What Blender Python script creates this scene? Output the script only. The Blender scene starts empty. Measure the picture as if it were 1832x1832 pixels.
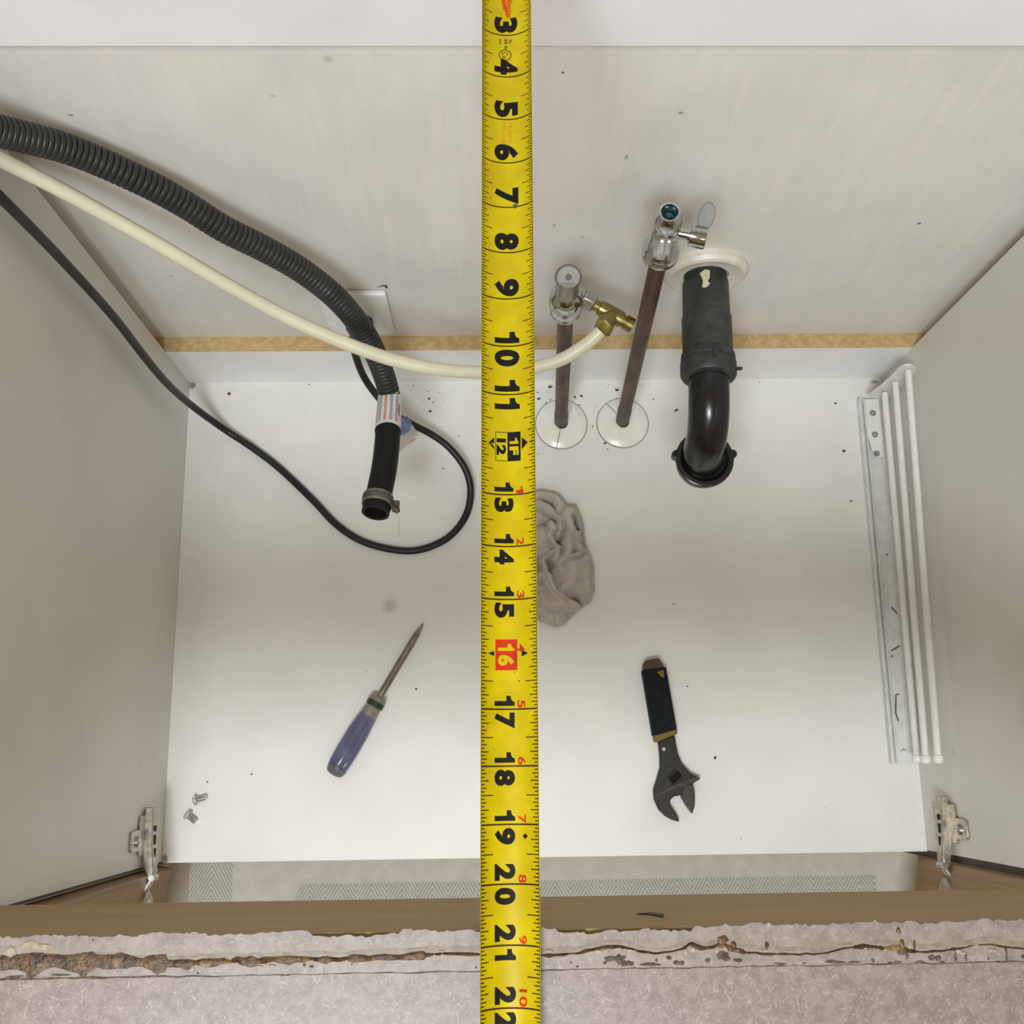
import bpy, bmesh, math, random
from mathutils import Vector, Matrix
random.seed(7)
U = 0.0254                      # everything below is written in inches
C = bpy.context.scene.collection
sc = bpy.context.scene
# ------------------------------------------------------------------ camera
CAMH = 55.0156
F = 1936.505
M = ((0.9997664103018442, -0.013199639340803562, 0.01711415652135244),
     (-0.008892122437118632, -0.97292851276689, -0.23093514068623444),
     (0.019699111419755225, 0.2307290154412321, -0.9728186194984098))
cam_d = bpy.data.cameras.new('camera'); cam = bpy.data.objects.new('camera', cam_d); C.objects.link(cam)
cam_d.sensor_width = 36; cam_d.lens = F / 1832 * 36; cam_d.clip_start = 0.02
rot = Matrix(((M[0][0], -M[1][0], -M[2][0]), (M[0][1], -M[1][1], -M[2][1]), (M[0][2], -M[1][2], -M[2][2])))
cam.matrix_world = Matrix.Translation((0, 0, CAMH * U)) @ rot.to_4x4()
sc.camera = cam
# ------------------------------------------------------------------ world, lamps, exposure
w = bpy.data.worlds.new('world'); sc.world = w; w.use_nodes = True
_t = w.node_tree; _bg = _t.nodes['Background']; _bg.inputs[1].default_value = 1.0
_tc = _t.nodes.new('ShaderNodeTexCoord'); _sp = _t.nodes.new('ShaderNodeSeparateXYZ'); _t.links.new(_tc.outputs['Generated'], _sp.inputs[0])
_no = _t.nodes.new('ShaderNodeTexNoise'); _no.inputs['Scale'].default_value = 2.2; _no.inputs['Detail'].default_value = 1; _t.links.new(_tc.outputs['Generated'], _no.inputs['Vector'])
_ad = _t.nodes.new('ShaderNodeMath'); _ad.operation = 'MULTIPLY_ADD'; _t.links.new(_no.outputs[0], _ad.inputs[0]); _ad.inputs[1].default_value = 1.1; _t.links.new(_sp.outputs[2], _ad.inputs[2])
_cr = _t.nodes.new('ShaderNodeValToRGB'); _t.links.new(_ad.outputs[0], _cr.inputs[0]); _t.links.new(_cr.outputs[0], _bg.inputs[0])
_cr.color_ramp.elements[0].position = .45; _cr.color_ramp.elements[0].color = (.05, .034, .016, 1)      # dim kitchen walls and cupboards
_cr.color_ramp.elements[1].position = 1.0; _cr.color_ramp.elements[1].color = (.34, .268, .148, 1)        # pale ceiling
def area(name, loc, target, sx, sy, watts, col):
    d = bpy.data.lights.new(name, 'AREA'); d.shape = 'RECTANGLE'; d.size = sx * U; d.size_y = sy * U
    d.energy = watts; d.color = col
    o = bpy.data.objects.new(name, d); C.objects.link(o)
    o.location = Vector(loc) * U
    o.rotation_euler = (Vector(target) - Vector(loc)).to_track_quat('-Z', 'Y').to_euler()
    return o
area('ceiling_light', (-9, -28, 92), (0, 10, 0), 26, 15, 36.5, (.93, .99, 1.03))
area('ceiling_light', (-24, -58, 92), (0, 15, 15), 12, 12, 5.0, (1.0, .97, .92))
area('ceiling_light', (40, -58, 92), (0, 15, 15), 12, 12, 3.0, (1.0, .97, .92))
vs = sc.view_settings
vs.view_transform = 'Standard'; vs.look = 'None'; vs.gamma = 1; vs.use_curve_mapping = False; vs.exposure = 0.0
# ------------------------------------------------------------------ rays of the photograph -> places
CV = Vector((0, 0, CAMH))
def ray(px, py):
    a, b = (px - 916) / F, (py - 916) / F
    return Vector((M[0][i] * a + M[1][i] * b + M[2][i] for i in range(3)))
def Zp(px, py, z): d = ray(px, py); return CV + d * ((z - CAMH) / d.z)
def Yp(px, py, y): d = ray(px, py); return CV + d * (y / d.y)
def Dp(px, py, dd): return CV + ray(px, py) * dd
# room dimensions (inches)
XL, XR, YB, YF = -16.03, 21.23, 20.30, -4.21
YW = YB + .76                   # wall behind the cabinet
HC = 4.44                       # cleat height
ZR, ZT, YC = 30.19, 35.14, -2.715
# ------------------------------------------------------------------ materials
def V3(c): return (c[0], c[1], c[2], 1)
class NB:
    def __init__(s, name):
        s.m = bpy.data.materials.new(name); s.m.use_nodes = True; s.t = s.m.node_tree; s.n = s.t.nodes
        s.b = s.n['Principled BSDF']; s.tc = s.n.new('ShaderNodeTexCoord')
    def link(s, a, b): s.t.links.new(a, b)
    def sep(s, v=None):
        n = s.n.new('ShaderNodeSeparateXYZ'); s.link(v or s.tc.outputs['Object'], n.inputs[0]); return n.outputs
    def mapping(s, scale=(1, 1, 1), loc=(0, 0, 0), rot=(0, 0, 0), src=None):
        n = s.n.new('ShaderNodeMapping'); s.link(src or s.tc.outputs['Object'], n.inputs[0])
        n.inputs['Scale'].default_value = scale; n.inputs['Location'].default_value = loc; n.inputs['Rotation'].default_value = rot
        return n.outputs[0]
    def noise(s, vec, scale, detail=3, rough=.55, dist=0):
        n = s.n.new('ShaderNodeTexNoise'); s.link(vec, n.inputs['Vector']); n.inputs['Scale'].default_value = scale
        n.inputs['Detail'].default_value = detail; n.inputs['Roughness'].default_value = rough; n.inputs['Distortion'].default_value = dist
        return n.outputs[0]
    def math(s, op, a, b=None, c=None):
        n = s.n.new('ShaderNodeMath'); n.operation = op
        for i, v in enumerate((a, b, c)):
            if v is None: continue
            if isinstance(v, (int, float)): n.inputs[i].default_value = v
            else: s.link(v, n.inputs[i])
        return n.outputs[0]
    def ramp(s, v, a, b, lo=0, hi=1):
        n = s.n.new('ShaderNodeMapRange'); n.interpolation_type = 'SMOOTHSTEP'; s.link(v, n.inputs[0])
        n.inputs[1].default_value = a; n.inputs[2].default_value = b; n.inputs[3].default_value = lo; n.inputs[4].default_value = hi
        return n.outputs[0]
    def mix(s, f, a, b):
        n = s.n.new('ShaderNodeMix'); n.data_type = 'RGBA'
        if isinstance(f, (int, float)): n.inputs[0].default_value = f
        else: s.link(f, n.inputs[0])
        for i, v in ((6, a), (7, b)):
            if isinstance(v, tuple): n.inputs[i].default_value = V3(v)
            else: s.link(v, n.inputs[i])
        return n.outputs[2]
    def bump(s, h, strength=.2, dist=.001):
        n = s.n.new('ShaderNodeBump'); s.link(h, n.inputs['Height']); n.inputs['Strength'].default_value = strength
        n.inputs['Distance'].default_value = dist; s.link(n.outputs[0], s.b.inputs['Normal'])
    def spot(s, cx, cy, rx, ry=None, soft=.5, ax=(0, 1), sep=None, wob=None):
        ry = ry or rx; o = sep or s.sep()
        dx = s.math('DIVIDE', s.math('SUBTRACT', o[ax[0]], cx * U), rx * U)
        dy = s.math('DIVIDE', s.math('SUBTRACT', o[ax[1]], cy * U), ry * U)
        d = s.math('SQRT', s.math('ADD', s.math('MULTIPLY', dx, dx), s.math('MULTIPLY', dy, dy)))
        if wob is not None: d = s.math('ADD', d, wob)
        return s.ramp(d, 1, 1 - soft)
    def done(s, col, rough=.5, metal=0, spec=None, coat=0):
        for k, v in (('Base Color', col), ('Roughness', rough)):
            if isinstance(v, tuple): s.b.inputs[k].default_value = V3(v)
            elif isinstance(v, (int, float)): s.b.inputs[k].default_value = v
            else: s.link(v, s.b.inputs[k])
        s.b.inputs['Metallic'].default_value = metal
        if spec is not None: s.b.inputs['Specular IOR Level'].default_value = spec
        if coat: s.b.inputs['Coat Weight'].default_value = coat
        return s.m
def plain(name, col, rough=.5, metal=0, var=.12, scale=60, bump=.08, spec=None):
    n = NB(name); v = n.tc.outputs['Object']
    a = n.noise(v, scale, 4)
    f = n.ramp(a, .3, .7)
    c = n.mix(f, tuple(x * (1 - var) for x in col), tuple(min(1, x * (1 + var)) for x in col))
    if bump: n.bump(n.noise(v, scale * 6, 3), bump, .0006)
    return n.done(c, rough, metal, spec)

def m_melamine(name, col, stains_shade=(), ax=(0, 1), spec=.5, rough=.38, streak=None, mott=.05):
    n = NB(name); v = n.tc.outputs['Object']
    a = n.ramp(n.noise(v, 9, 4), .3, .7)
    c = n.mix(a, tuple(x * (1 - mott) for x in col), tuple(x * (1 + mott * .4) for x in col))
    g = n.ramp(n.noise(v, 900, 2), .35, .7)
    c = n.mix(n.math('MULTIPLY', g, .10), c, tuple(x * .72 for x in col))
    if streak:
        b = n.ramp(n.noise(n.mapping(streak), 1, 4, .6), .38, .68)
        c = n.mix(n.math('MULTIPLY', b, .30), c, tuple(x * .86 for x in col))
        b2 = n.ramp(n.noise(n.mapping(streak, (3, 1, 2)), 1.7, 3, .6), .56, .7)
        c = n.mix(n.math('MULTIPLY', b2, .3), c, (min(1, col[0] * 1.08), col[1] * 1.02, col[2] * 1.02))
    sp = n.sep(); wob = n.math('MULTIPLY', n.math('SUBTRACT', n.noise(v, 160, 2), .5), .9)
    for (x, y, rx, ry, sc_, st, soft) in stains_shade:
        f = n.math('MULTIPLY', n.spot(x, y, rx, ry, soft, ax, sp, wob), st)
        c = n.mix(f, c, sc_)
    n.bump(n.noise(v, 700, 2), .05, .0004)
    return n.done(c, rough, 0, spec)

BR = (.16, .11, .06); DK = (.05, .04, .03); GY = (.28, .27, .25)
def P2(px, py, z=0): q = Zp(px, py, z); return (q.x, q.y)
def fst(lst):
    out = []
    for (px, py, rx, ry, c, st, soft) in lst:
        x, y = P2(px, py); out.append((x, y, rx, ry, c, st, soft))
    return out
MF = m_melamine('white_melamine_bottom', (.80, .79, .76), fst([
    (697, 1083, .55, .6, (.42, .33, .22), .55, .95), (745, 820, 1.2, .9, (.62, .55, .46), .35, .95),  # the wide soft spot below the hose end paints its shadow
    (1205, 1081, .14, .07, (.4, .3, .14), .8, .6), (345, 688, .22, .3, BR, .8, .6), (295, 1536, .2, .25, BR, .75, .7),
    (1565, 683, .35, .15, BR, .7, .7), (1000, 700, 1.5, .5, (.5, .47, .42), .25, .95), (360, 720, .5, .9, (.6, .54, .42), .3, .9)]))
def wst(lst):
    out = []
    for (px, py, rx, rz, c, st, soft) in lst:
        q = Yp(px, py, YW); out.append((q.x, q.z, rx, rz, c, st, soft))
    return out
MW = m_melamine('streaked_grey_white_wall_panel', (.80, .77, .735), wst([
    (1644, 400, .12, .1, DK, .9, .5), (1007, 130, .07, .07, DK, .9, .5), (1218, 202, .12, .08, (.2, .16, .12), .7, .6),
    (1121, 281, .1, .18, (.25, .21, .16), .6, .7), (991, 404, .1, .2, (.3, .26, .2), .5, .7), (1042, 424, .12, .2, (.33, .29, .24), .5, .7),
    (587, 106, .22, .25, (.45, .41, .37), .5, .8), (127, 206, .1, .05, DK, .8, .5), (306, 494, .1, .08, BR, .6, .6),
    (1040, 500, 1.5, .8, (.5, .45, .36), .25, .95), (488, 172, .12, .1, (.42, .38, .33), .5, .7), (1170, 370, .6, 1.0, (.5, .46, .4), .25, .95)]),  # the two broad soft spots paint the valves' shadows on the wall
    ax=(0, 2), rough=.5, streak=(60, 60, 4.5), mott=.06)
MP = m_melamine('white_melamine_side', (.72, .70, .65), ax=(1, 2), rough=.42, stains_shade=((-2.0, 2.8, .06, .25, DK, .5, .5), (0.5, 9, .4, .3, (.4, .36, .3), .3, .9)))
_q = Yp(563, -2, 20.3); _q2 = Yp(985, 55, 20.3)
MB_ = m_melamine('white_melamine_rail', (.88, .86, .88), ((_q.x, _q.z, .13, .08, DK, .8, .5), (_q2.x, _q2.z, .7, .5, (.6, .58, .57), .4, .95)), ax=(0, 2), rough=.4)
MC = m_melamine('white_melamine_cleat', (.90, .90, .90), ax=(0, 2), rough=.4)

def m_chip(name):
    n = NB(name); v = n.tc.outputs['Object']
    a = n.ramp(n.noise(v, 130, 4, .7), .35, .65); b = n.ramp(n.noise(v, 420, 3, .7), .56, .66)
    c = n.mix(a, (.47, .32, .15), (.60, .43, .215)); c = n.mix(n.math('MULTIPLY', b, .5), c, (.24, .14, .05))
    n.bump(n.noise(v, 500, 3), .4, .001)
    return n.done(c, .85)
MCH = m_chip('raw_chipboard')
def m_wood(name, c1, c2, axis, k=1.0):
    s = [70 * k, 70 * k, 70 * k]; s[axis] = 3.0
    n = NB(name)
    a = n.ramp(n.noise(n.mapping(tuple(s)), 1, 5, .65, .6), .3, .72)
    s2 = [340, 340, 340]; s2[axis] = 9
    b = n.ramp(n.noise(n.mapping(tuple(s2)), 1, 3, .6), .5, .75)
    c = n.mix(a, c1, c2); c = n.mix(n.math('MULTIPLY', b, .45), c, tuple(x * .6 for x in c1))
    n.bump(b, .15, .0005)
    return n, c
_n, _c = m_wood('light_brown_wood_rail', (.31, .205, .09), (.35, .235, .108), 0, .7); MR = _n.done(_c, .6)
_n, _c = m_wood('oak_door_veneer', (.24, .14, .062), (.33, .21, .10), 2); MD = _n.done(_c, .5)
MGAP = plain('dark_brown_gap_strip', (.045, .022, .012), .6)  # dark strip put in for the shaded gap between side panel and door

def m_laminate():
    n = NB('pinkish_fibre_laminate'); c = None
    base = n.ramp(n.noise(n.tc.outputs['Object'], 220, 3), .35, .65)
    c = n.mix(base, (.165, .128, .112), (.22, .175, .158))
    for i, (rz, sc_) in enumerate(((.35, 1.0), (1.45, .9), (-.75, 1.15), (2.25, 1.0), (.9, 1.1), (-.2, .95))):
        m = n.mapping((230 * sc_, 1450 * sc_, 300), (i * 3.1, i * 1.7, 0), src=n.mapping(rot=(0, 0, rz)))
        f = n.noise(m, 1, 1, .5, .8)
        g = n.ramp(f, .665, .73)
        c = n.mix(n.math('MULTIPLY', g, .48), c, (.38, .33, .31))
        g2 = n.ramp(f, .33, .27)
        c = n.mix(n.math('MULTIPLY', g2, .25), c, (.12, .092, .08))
    # yellowed strip the old sealant left, between the cut edge and the sink rim line
    o = n.sep(); nx = n.noise(n.mapping((22, 0, 0)), 1, 4, .7)
    yy = n.math('ADD', o[1], n.math('MULTIPLY', n.math('SUBTRACT', nx, .5), .009))
    d = n.math('ABSOLUTE', n.math('ADD', yy, 3.05 * U))
    h = n.math('MULTIPLY', n.ramp(d, .0065, .001), n.ramp(n.noise(n.mapping((60, 30, 1)), 1, 3), .3, .62))
    c = n.mix(n.math('MULTIPLY', h, .5), c, (.21, .16, .075))
    # the strip behind the rim line is a little paler and blotchy
    s2 = n.math('MULTIPLY', n.ramp(o[1], -3.38 * U, -3.34 * U), n.ramp(n.noise(n.mapping((80, 80, 1)), 1, 4), .35, .7))
    c = n.mix(n.math('MULTIPLY', s2, .3), c, (.34, .29, .27))
    n.bump(n.noise(n.tc.outputs['Object'], 900, 2), .06, .0003)
    return n.done(c, .42)
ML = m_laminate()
def m_rust():
    n = NB('amber_brown_sealant'); v = n.tc.outputs['Object']
    a = n.ramp(n.noise(v, 260, 4, .7), .38, .62)
    c = n.mix(a, (.026, .010, .004), (.10, .045, .010))
    b = n.ramp(n.noise(v, 120, 3), .58, .72); c = n.mix(n.math('MULTIPLY', b, .7), c, (.24, .15, .055))
    n.bump(n.noise(v, 600, 3), .6, .001)
    return n.done(c, .5)
MRU = m_rust()
MCHK = plain('pale_sealant_flakes', (.30, .25, .185), .6, var=.25, scale=300, bump=.4)
MDC = plain('dark_exposed_core', (.085, .065, .045), .85, var=.5, scale=500, bump=.5)

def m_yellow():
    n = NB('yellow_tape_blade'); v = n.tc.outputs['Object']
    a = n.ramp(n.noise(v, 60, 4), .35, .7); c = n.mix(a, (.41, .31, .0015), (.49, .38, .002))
    d = n.ramp(n.noise(v, 420, 4, .7), .57, .70)
    e = n.ramp(n.noise(v, 45, 3), .45, .65)
    c = n.mix(n.math('MULTIPLY', n.math('MULTIPLY', d, e), .55), c, (.28, .18, .02))
    s = n.ramp(n.noise(n.mapping((900, 120, 1)), 1, 3, .7), .66, .74)
    c = n.mix(n.math('MULTIPLY', s, .35), c, (.30, .21, .04))
    return n.done(c, .4, 0, .2)
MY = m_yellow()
MK = plain('black_print', (.007, .006, .005), .6, var=.3, scale=300, bump=0, spec=.15)
MKB = plain('brown_black_line_print', (.035, .014, .006), .6, var=.3, bump=0, spec=.15)
MRD = plain('red_print', (.42, .022, .005), .6, var=.15, bump=0, spec=.15)
MOR = plain('orange_print', (.55, .16, .006), .6, var=.15, bump=0, spec=.15)

MHO = plain('grey_black_corrugated_plastic', (.030, .031, .030), .42, var=.2, scale=40, spec=.35)
MSL = plain('black_rubber', (.008, .008, .008), .55, var=.2, scale=40, spec=.25)
MCR = plain('cream_plastic_tube', (.68, .64, .48), .35, var=.05, scale=20, bump=.02)
MCO = plain('black_power_cord', (.014, .014, .015), .4, var=.2, scale=40, bump=.03, spec=.35)
def m_copper():
    n = NB('aged_copper'); v = n.tc.outputs['Object']
    a = n.ramp(n.noise(n.mapping((60, 60, 14)), 1, 4), .35, .68)
    c = n.mix(a, (.085, .05, .034), (.17, .10, .068))
    b = n.ramp(n.noise(v, 150, 3), .6, .7); c = n.mix(n.math('MULTIPLY', b, .4), c, (.08, .06, .045))
    return n.done(c, .48, .65)
MCU = m_copper()
MPW = plain('grey_oxidised_pipe_foot', (.10, .095, .085), .6, .3, var=.3, scale=120)
MCHR = plain('chrome', (.56, .57, .57), .13, 1, var=.06, scale=200, bump=.08)
MCHD = plain('dull_chrome', (.52, .51, .50), .32, 1, var=.15, scale=250, bump=.15)
MBRS = plain('tarnished_brass', (.34, .27, .09), .34, .9, var=.25, scale=150, bump=.2)
MPV = plain('teal_valve_throat', (.05, .13, .13), .3, .5, var=.3)
def m_abs():
    n = NB('scuffed_black_plastic_pipe'); v = n.tc.outputs['Object']
    a = n.ramp(n.noise(v, 55, 4), .35, .7); c = n.mix(a, (.026, .028, .028), (.048, .051, .050))
    b = n.ramp(n.noise(v, 90, 3, .6), .60, .64); c = n.mix(n.math('MULTIPLY', b, .5), c, (.02, .02, .02))
    d = n.ramp(n.noise(n.mapping((180, 40, 40)), 1, 4), .7, .78); c = n.mix(n.math('MULTIPLY', d, .4), c, (.2, .2, .19))
    n.bump(n.noise(v, 300, 3), .15, .0008)
    return n.done(c, .5)
MAB = m_abs()
MAG = plain('glossy_black_plastic', (.010, .010, .011), .24, var=.2, scale=60, bump=.04)
def m_ivory():
    n = NB('ivory_plastic_flange'); v = n.tc.outputs['Object']
    a = n.ramp(n.noise(v, 60, 4), .4, .7); c = n.mix(a, (.74, .71, .62), (.66, .61, .48))
    b = n.ramp(n.noise(v, 300, 3), .68, .74); c = n.mix(n.math('MULTIPLY', b, .5), c, (.3, .2, .1))
    return n.done(c, .4)
MIV = m_ivory()
MFW = plain('white_plastic_flange', (.82, .80, .74), .25, var=.05, scale=60, bump=.02)
MPU = plain('cream_putty', (.72, .66, .48), .8, var=.1, scale=300, bump=.4)
MWE = plain('white_enamel', (.80, .80, .77), .28, var=.04, scale=60, bump=.03)
MWG = plain('greyish_white_channel', (.70, .71, .69), .4, var=.08, scale=80, bump=.05)
MPL = plain('white_cover_plate', (.82, .82, .81), .35, var=.04, scale=60, bump=.02)
MST = plain('worn_nickel_hinge_steel', (.44, .40, .33), .33, .85, var=.22, scale=160, bump=.2)
MSD = plain('dark_hole', (.01, .009, .008), .8, var=.2)
MZI = plain('zinc_plated_bolt', (.66, .66, .62), .25, .9, var=.15, scale=400, bump=.2)
def m_rag():
    n = NB('grey_cotton_cloth'); v = n.tc.outputs['Object']
    a = n.ramp(n.noise(v, 60, 4), .3, .7); c = n.mix(a, (.40, .365, .33), (.52, .48, .44))
    wv = n.noise(n.mapping((500, 1600, 800)), 1, 2)
    n.bump(wv, .35, .0008)
    n.b.inputs['Sheen Weight'].default_value = .2
    return n.done(c, .95)
MRG = m_rag()
def m_label():
    n = NB('white_hose_label'); uv = n.tc.outputs['UV']; o = n.sep(uv)      # x around, y along
    cols = [(.06, (.16, .14, .30)), (.135, (.12, .20, .34)), (.21, (.62, .12, .07)), (.285, (.16, .24, .32)), (.335, (.16, .22, .34)), (.40, (.3, .1, .2)),
            (.56, (.2, .2, .4)), (.64, (.6, .1, .1)), (.72, (.1, .2, .3)), (.8, (.2, .2, .3)), (.93, (.15, .15, .3))]
    c = n.mix(n.ramp(n.noise(n.tc.outputs['Object'], 80, 3), .4, .7), (.74, .71, .66), (.66, .62, .52))
    letters = n.ramp(n.noise(n.mapping((120, 34, 1), src=uv), 1, 3, .8), .40, .47)
    for u, cc in cols:
        d = n.ramp(n.math('ABSOLUTE', n.math('SUBTRACT', o[0], u)), .021, .012)
        e = n.ramp(n.math('ABSOLUTE', n.math('SUBTRACT', o[1], .53)), .40, .36)
        c = n.mix(n.math('MULTIPLY', n.math('MULTIPLY', d, letters), n.math('MULTIPLY', e, .85)), c, cc)
    for u in (.0, .445, .9):
        dx = n.math('DIVIDE', n.math('SUBTRACT', o[0], u), .035); dy = n.math('DIVIDE', n.math('SUBTRACT', o[1], .5), .22)
        r = n.math('SQRT', n.math('ADD', n.math('MULTIPLY', dx, dx), n.math('MULTIPLY', dy, dy)))
        c = n.mix(n.ramp(r, 1.05, .9), c, (.42, .03, .05))
    return n.done(c, .35)
MLB = m_label()
MTG = plain('pale_paper_tag', (.52, .48, .43), .5, var=.08, scale=100)
MTB = plain('blue_tag_print', (.13, .17, .34), .5, var=.3, scale=250, bump=0)
MTL = plain('grey_tag_print', (.40, .36, .36), .5, var=.3, scale=250, bump=0)
def m_handle():
    n = NB('violet_translucent_plastic')
    n.b.inputs['Transmission Weight'].default_value = .25; n.b.inputs['IOR'].default_value = 1.45
    a = n.ramp(n.noise(n.tc.outputs['Object'], 50, 2), .3, .7)
    return n.done(n.mix(a, (.125, .13, .235), (.19, .195, .32)), .12, 0, .7)
MHV = m_handle()
MHC = plain('clear_grey_plastic', (.24, .225, .20), .15, 0, var=.2, scale=100, bump=.03)
MHB = plain('grey_butt_cap', (.13, .13, .14), .3, var=.1)
MGR = plain('dark_green_ring', (.012, .05, .015), .3, var=.2)
MSS = plain('screwdriver_shaft_steel', (.30, .26, .22), .35, .9, var=.25, scale=90, bump=.1)
MWB = plain('dark_wrench_steel', (.024, .021, .018), .42, .4, var=.3, scale=120, bump=.3)
MWJ = plain('grey_wrench_jaw_steel', (.055, .048, .040), .36, .5, var=.3, scale=150, bump=.3)
MWH = plain('black_rubber_grip', (.006, .009, .010), .7, var=.3, scale=90, bump=.2, spec=.18)
MWY = plain('mustard_band', (.16, .10, .01), .5, var=.2)
MWR = plain('brown_grip_end', (.07, .03, .02), .45, var=.3)
def m_roomfloor():
    n = NB('greige_plank_floor'); o = n.sep()
    a = n.ramp(n.noise(n.mapping((60, 7, 1)), 1, 4), .3, .7)
    c = n.mix(a, (.30, .255, .21), (.40, .345, .29))
    return n.done(c, .5)
def m_mat():
    n = NB('cream_mat_with_herringbone_bands'); o = n.sep(); v = n.tc.outputs['Object']
    x = n.math('DIVIDE', o[0], U); y = n.math('DIVIDE', o[1], U)
    base = n.mix(n.ramp(n.noise(v, 60, 4), .3, .7), (.50, .47, .42), (.56, .53, .47))
    st = n.ramp(n.noise(v, 300, 3), .3, .5, .45, 1.0)
    # band along the short end
    k = n.math('ABSOLUTE', n.math('ADD', x, 14.73))
    s = n.math('SINE', n.math('MULTIPLY', n.math('ADD', n.math('MULTIPLY', k, 1.75), y), 21))
    f = n.math('MULTIPLY', n.ramp(s, -.15, .25), n.ramp(k, 1.15, 1.05))
    # band along the long side, set in from the corners
    tri = n.math('PINGPONG', n.math('ADD', x, 40), .8)
    s2 = n.math('SINE', n.math('MULTIPLY', n.math('ADD', n.math('MULTIPLY', tri, 1.5), n.math('MULTIPLY', y, .9)), 24))
    edge = n.math('ADD', n.math('MULTIPLY', y, -.9), -16.3)
    inx = n.math('MULTIPLY', n.math('GREATER_THAN', x, n.math('SUBTRACT', -10.0, n.math('MULTIPLY', n.math('ADD', y, 5.7), -.5))), n.math('LESS_THAN', x, 20.1))
    iny = n.math('MULTIPLY', n.ramp(y, -5.68, -5.74), n.ramp(y, -8.2, -8.1))
    f2 = n.math('MULTIPLY', n.math('MULTIPLY', n.ramp(s2, -.15, .25), inx), iny)
    ff = n.math('MULTIPLY', n.math('MAXIMUM', f, f2), st)
    c = n.mix(n.math('MULTIPLY', ff, .8), base, (.24, .255, .24))
    n.bump(ff, .2, .001)
    return n.done(c, .8)

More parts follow.
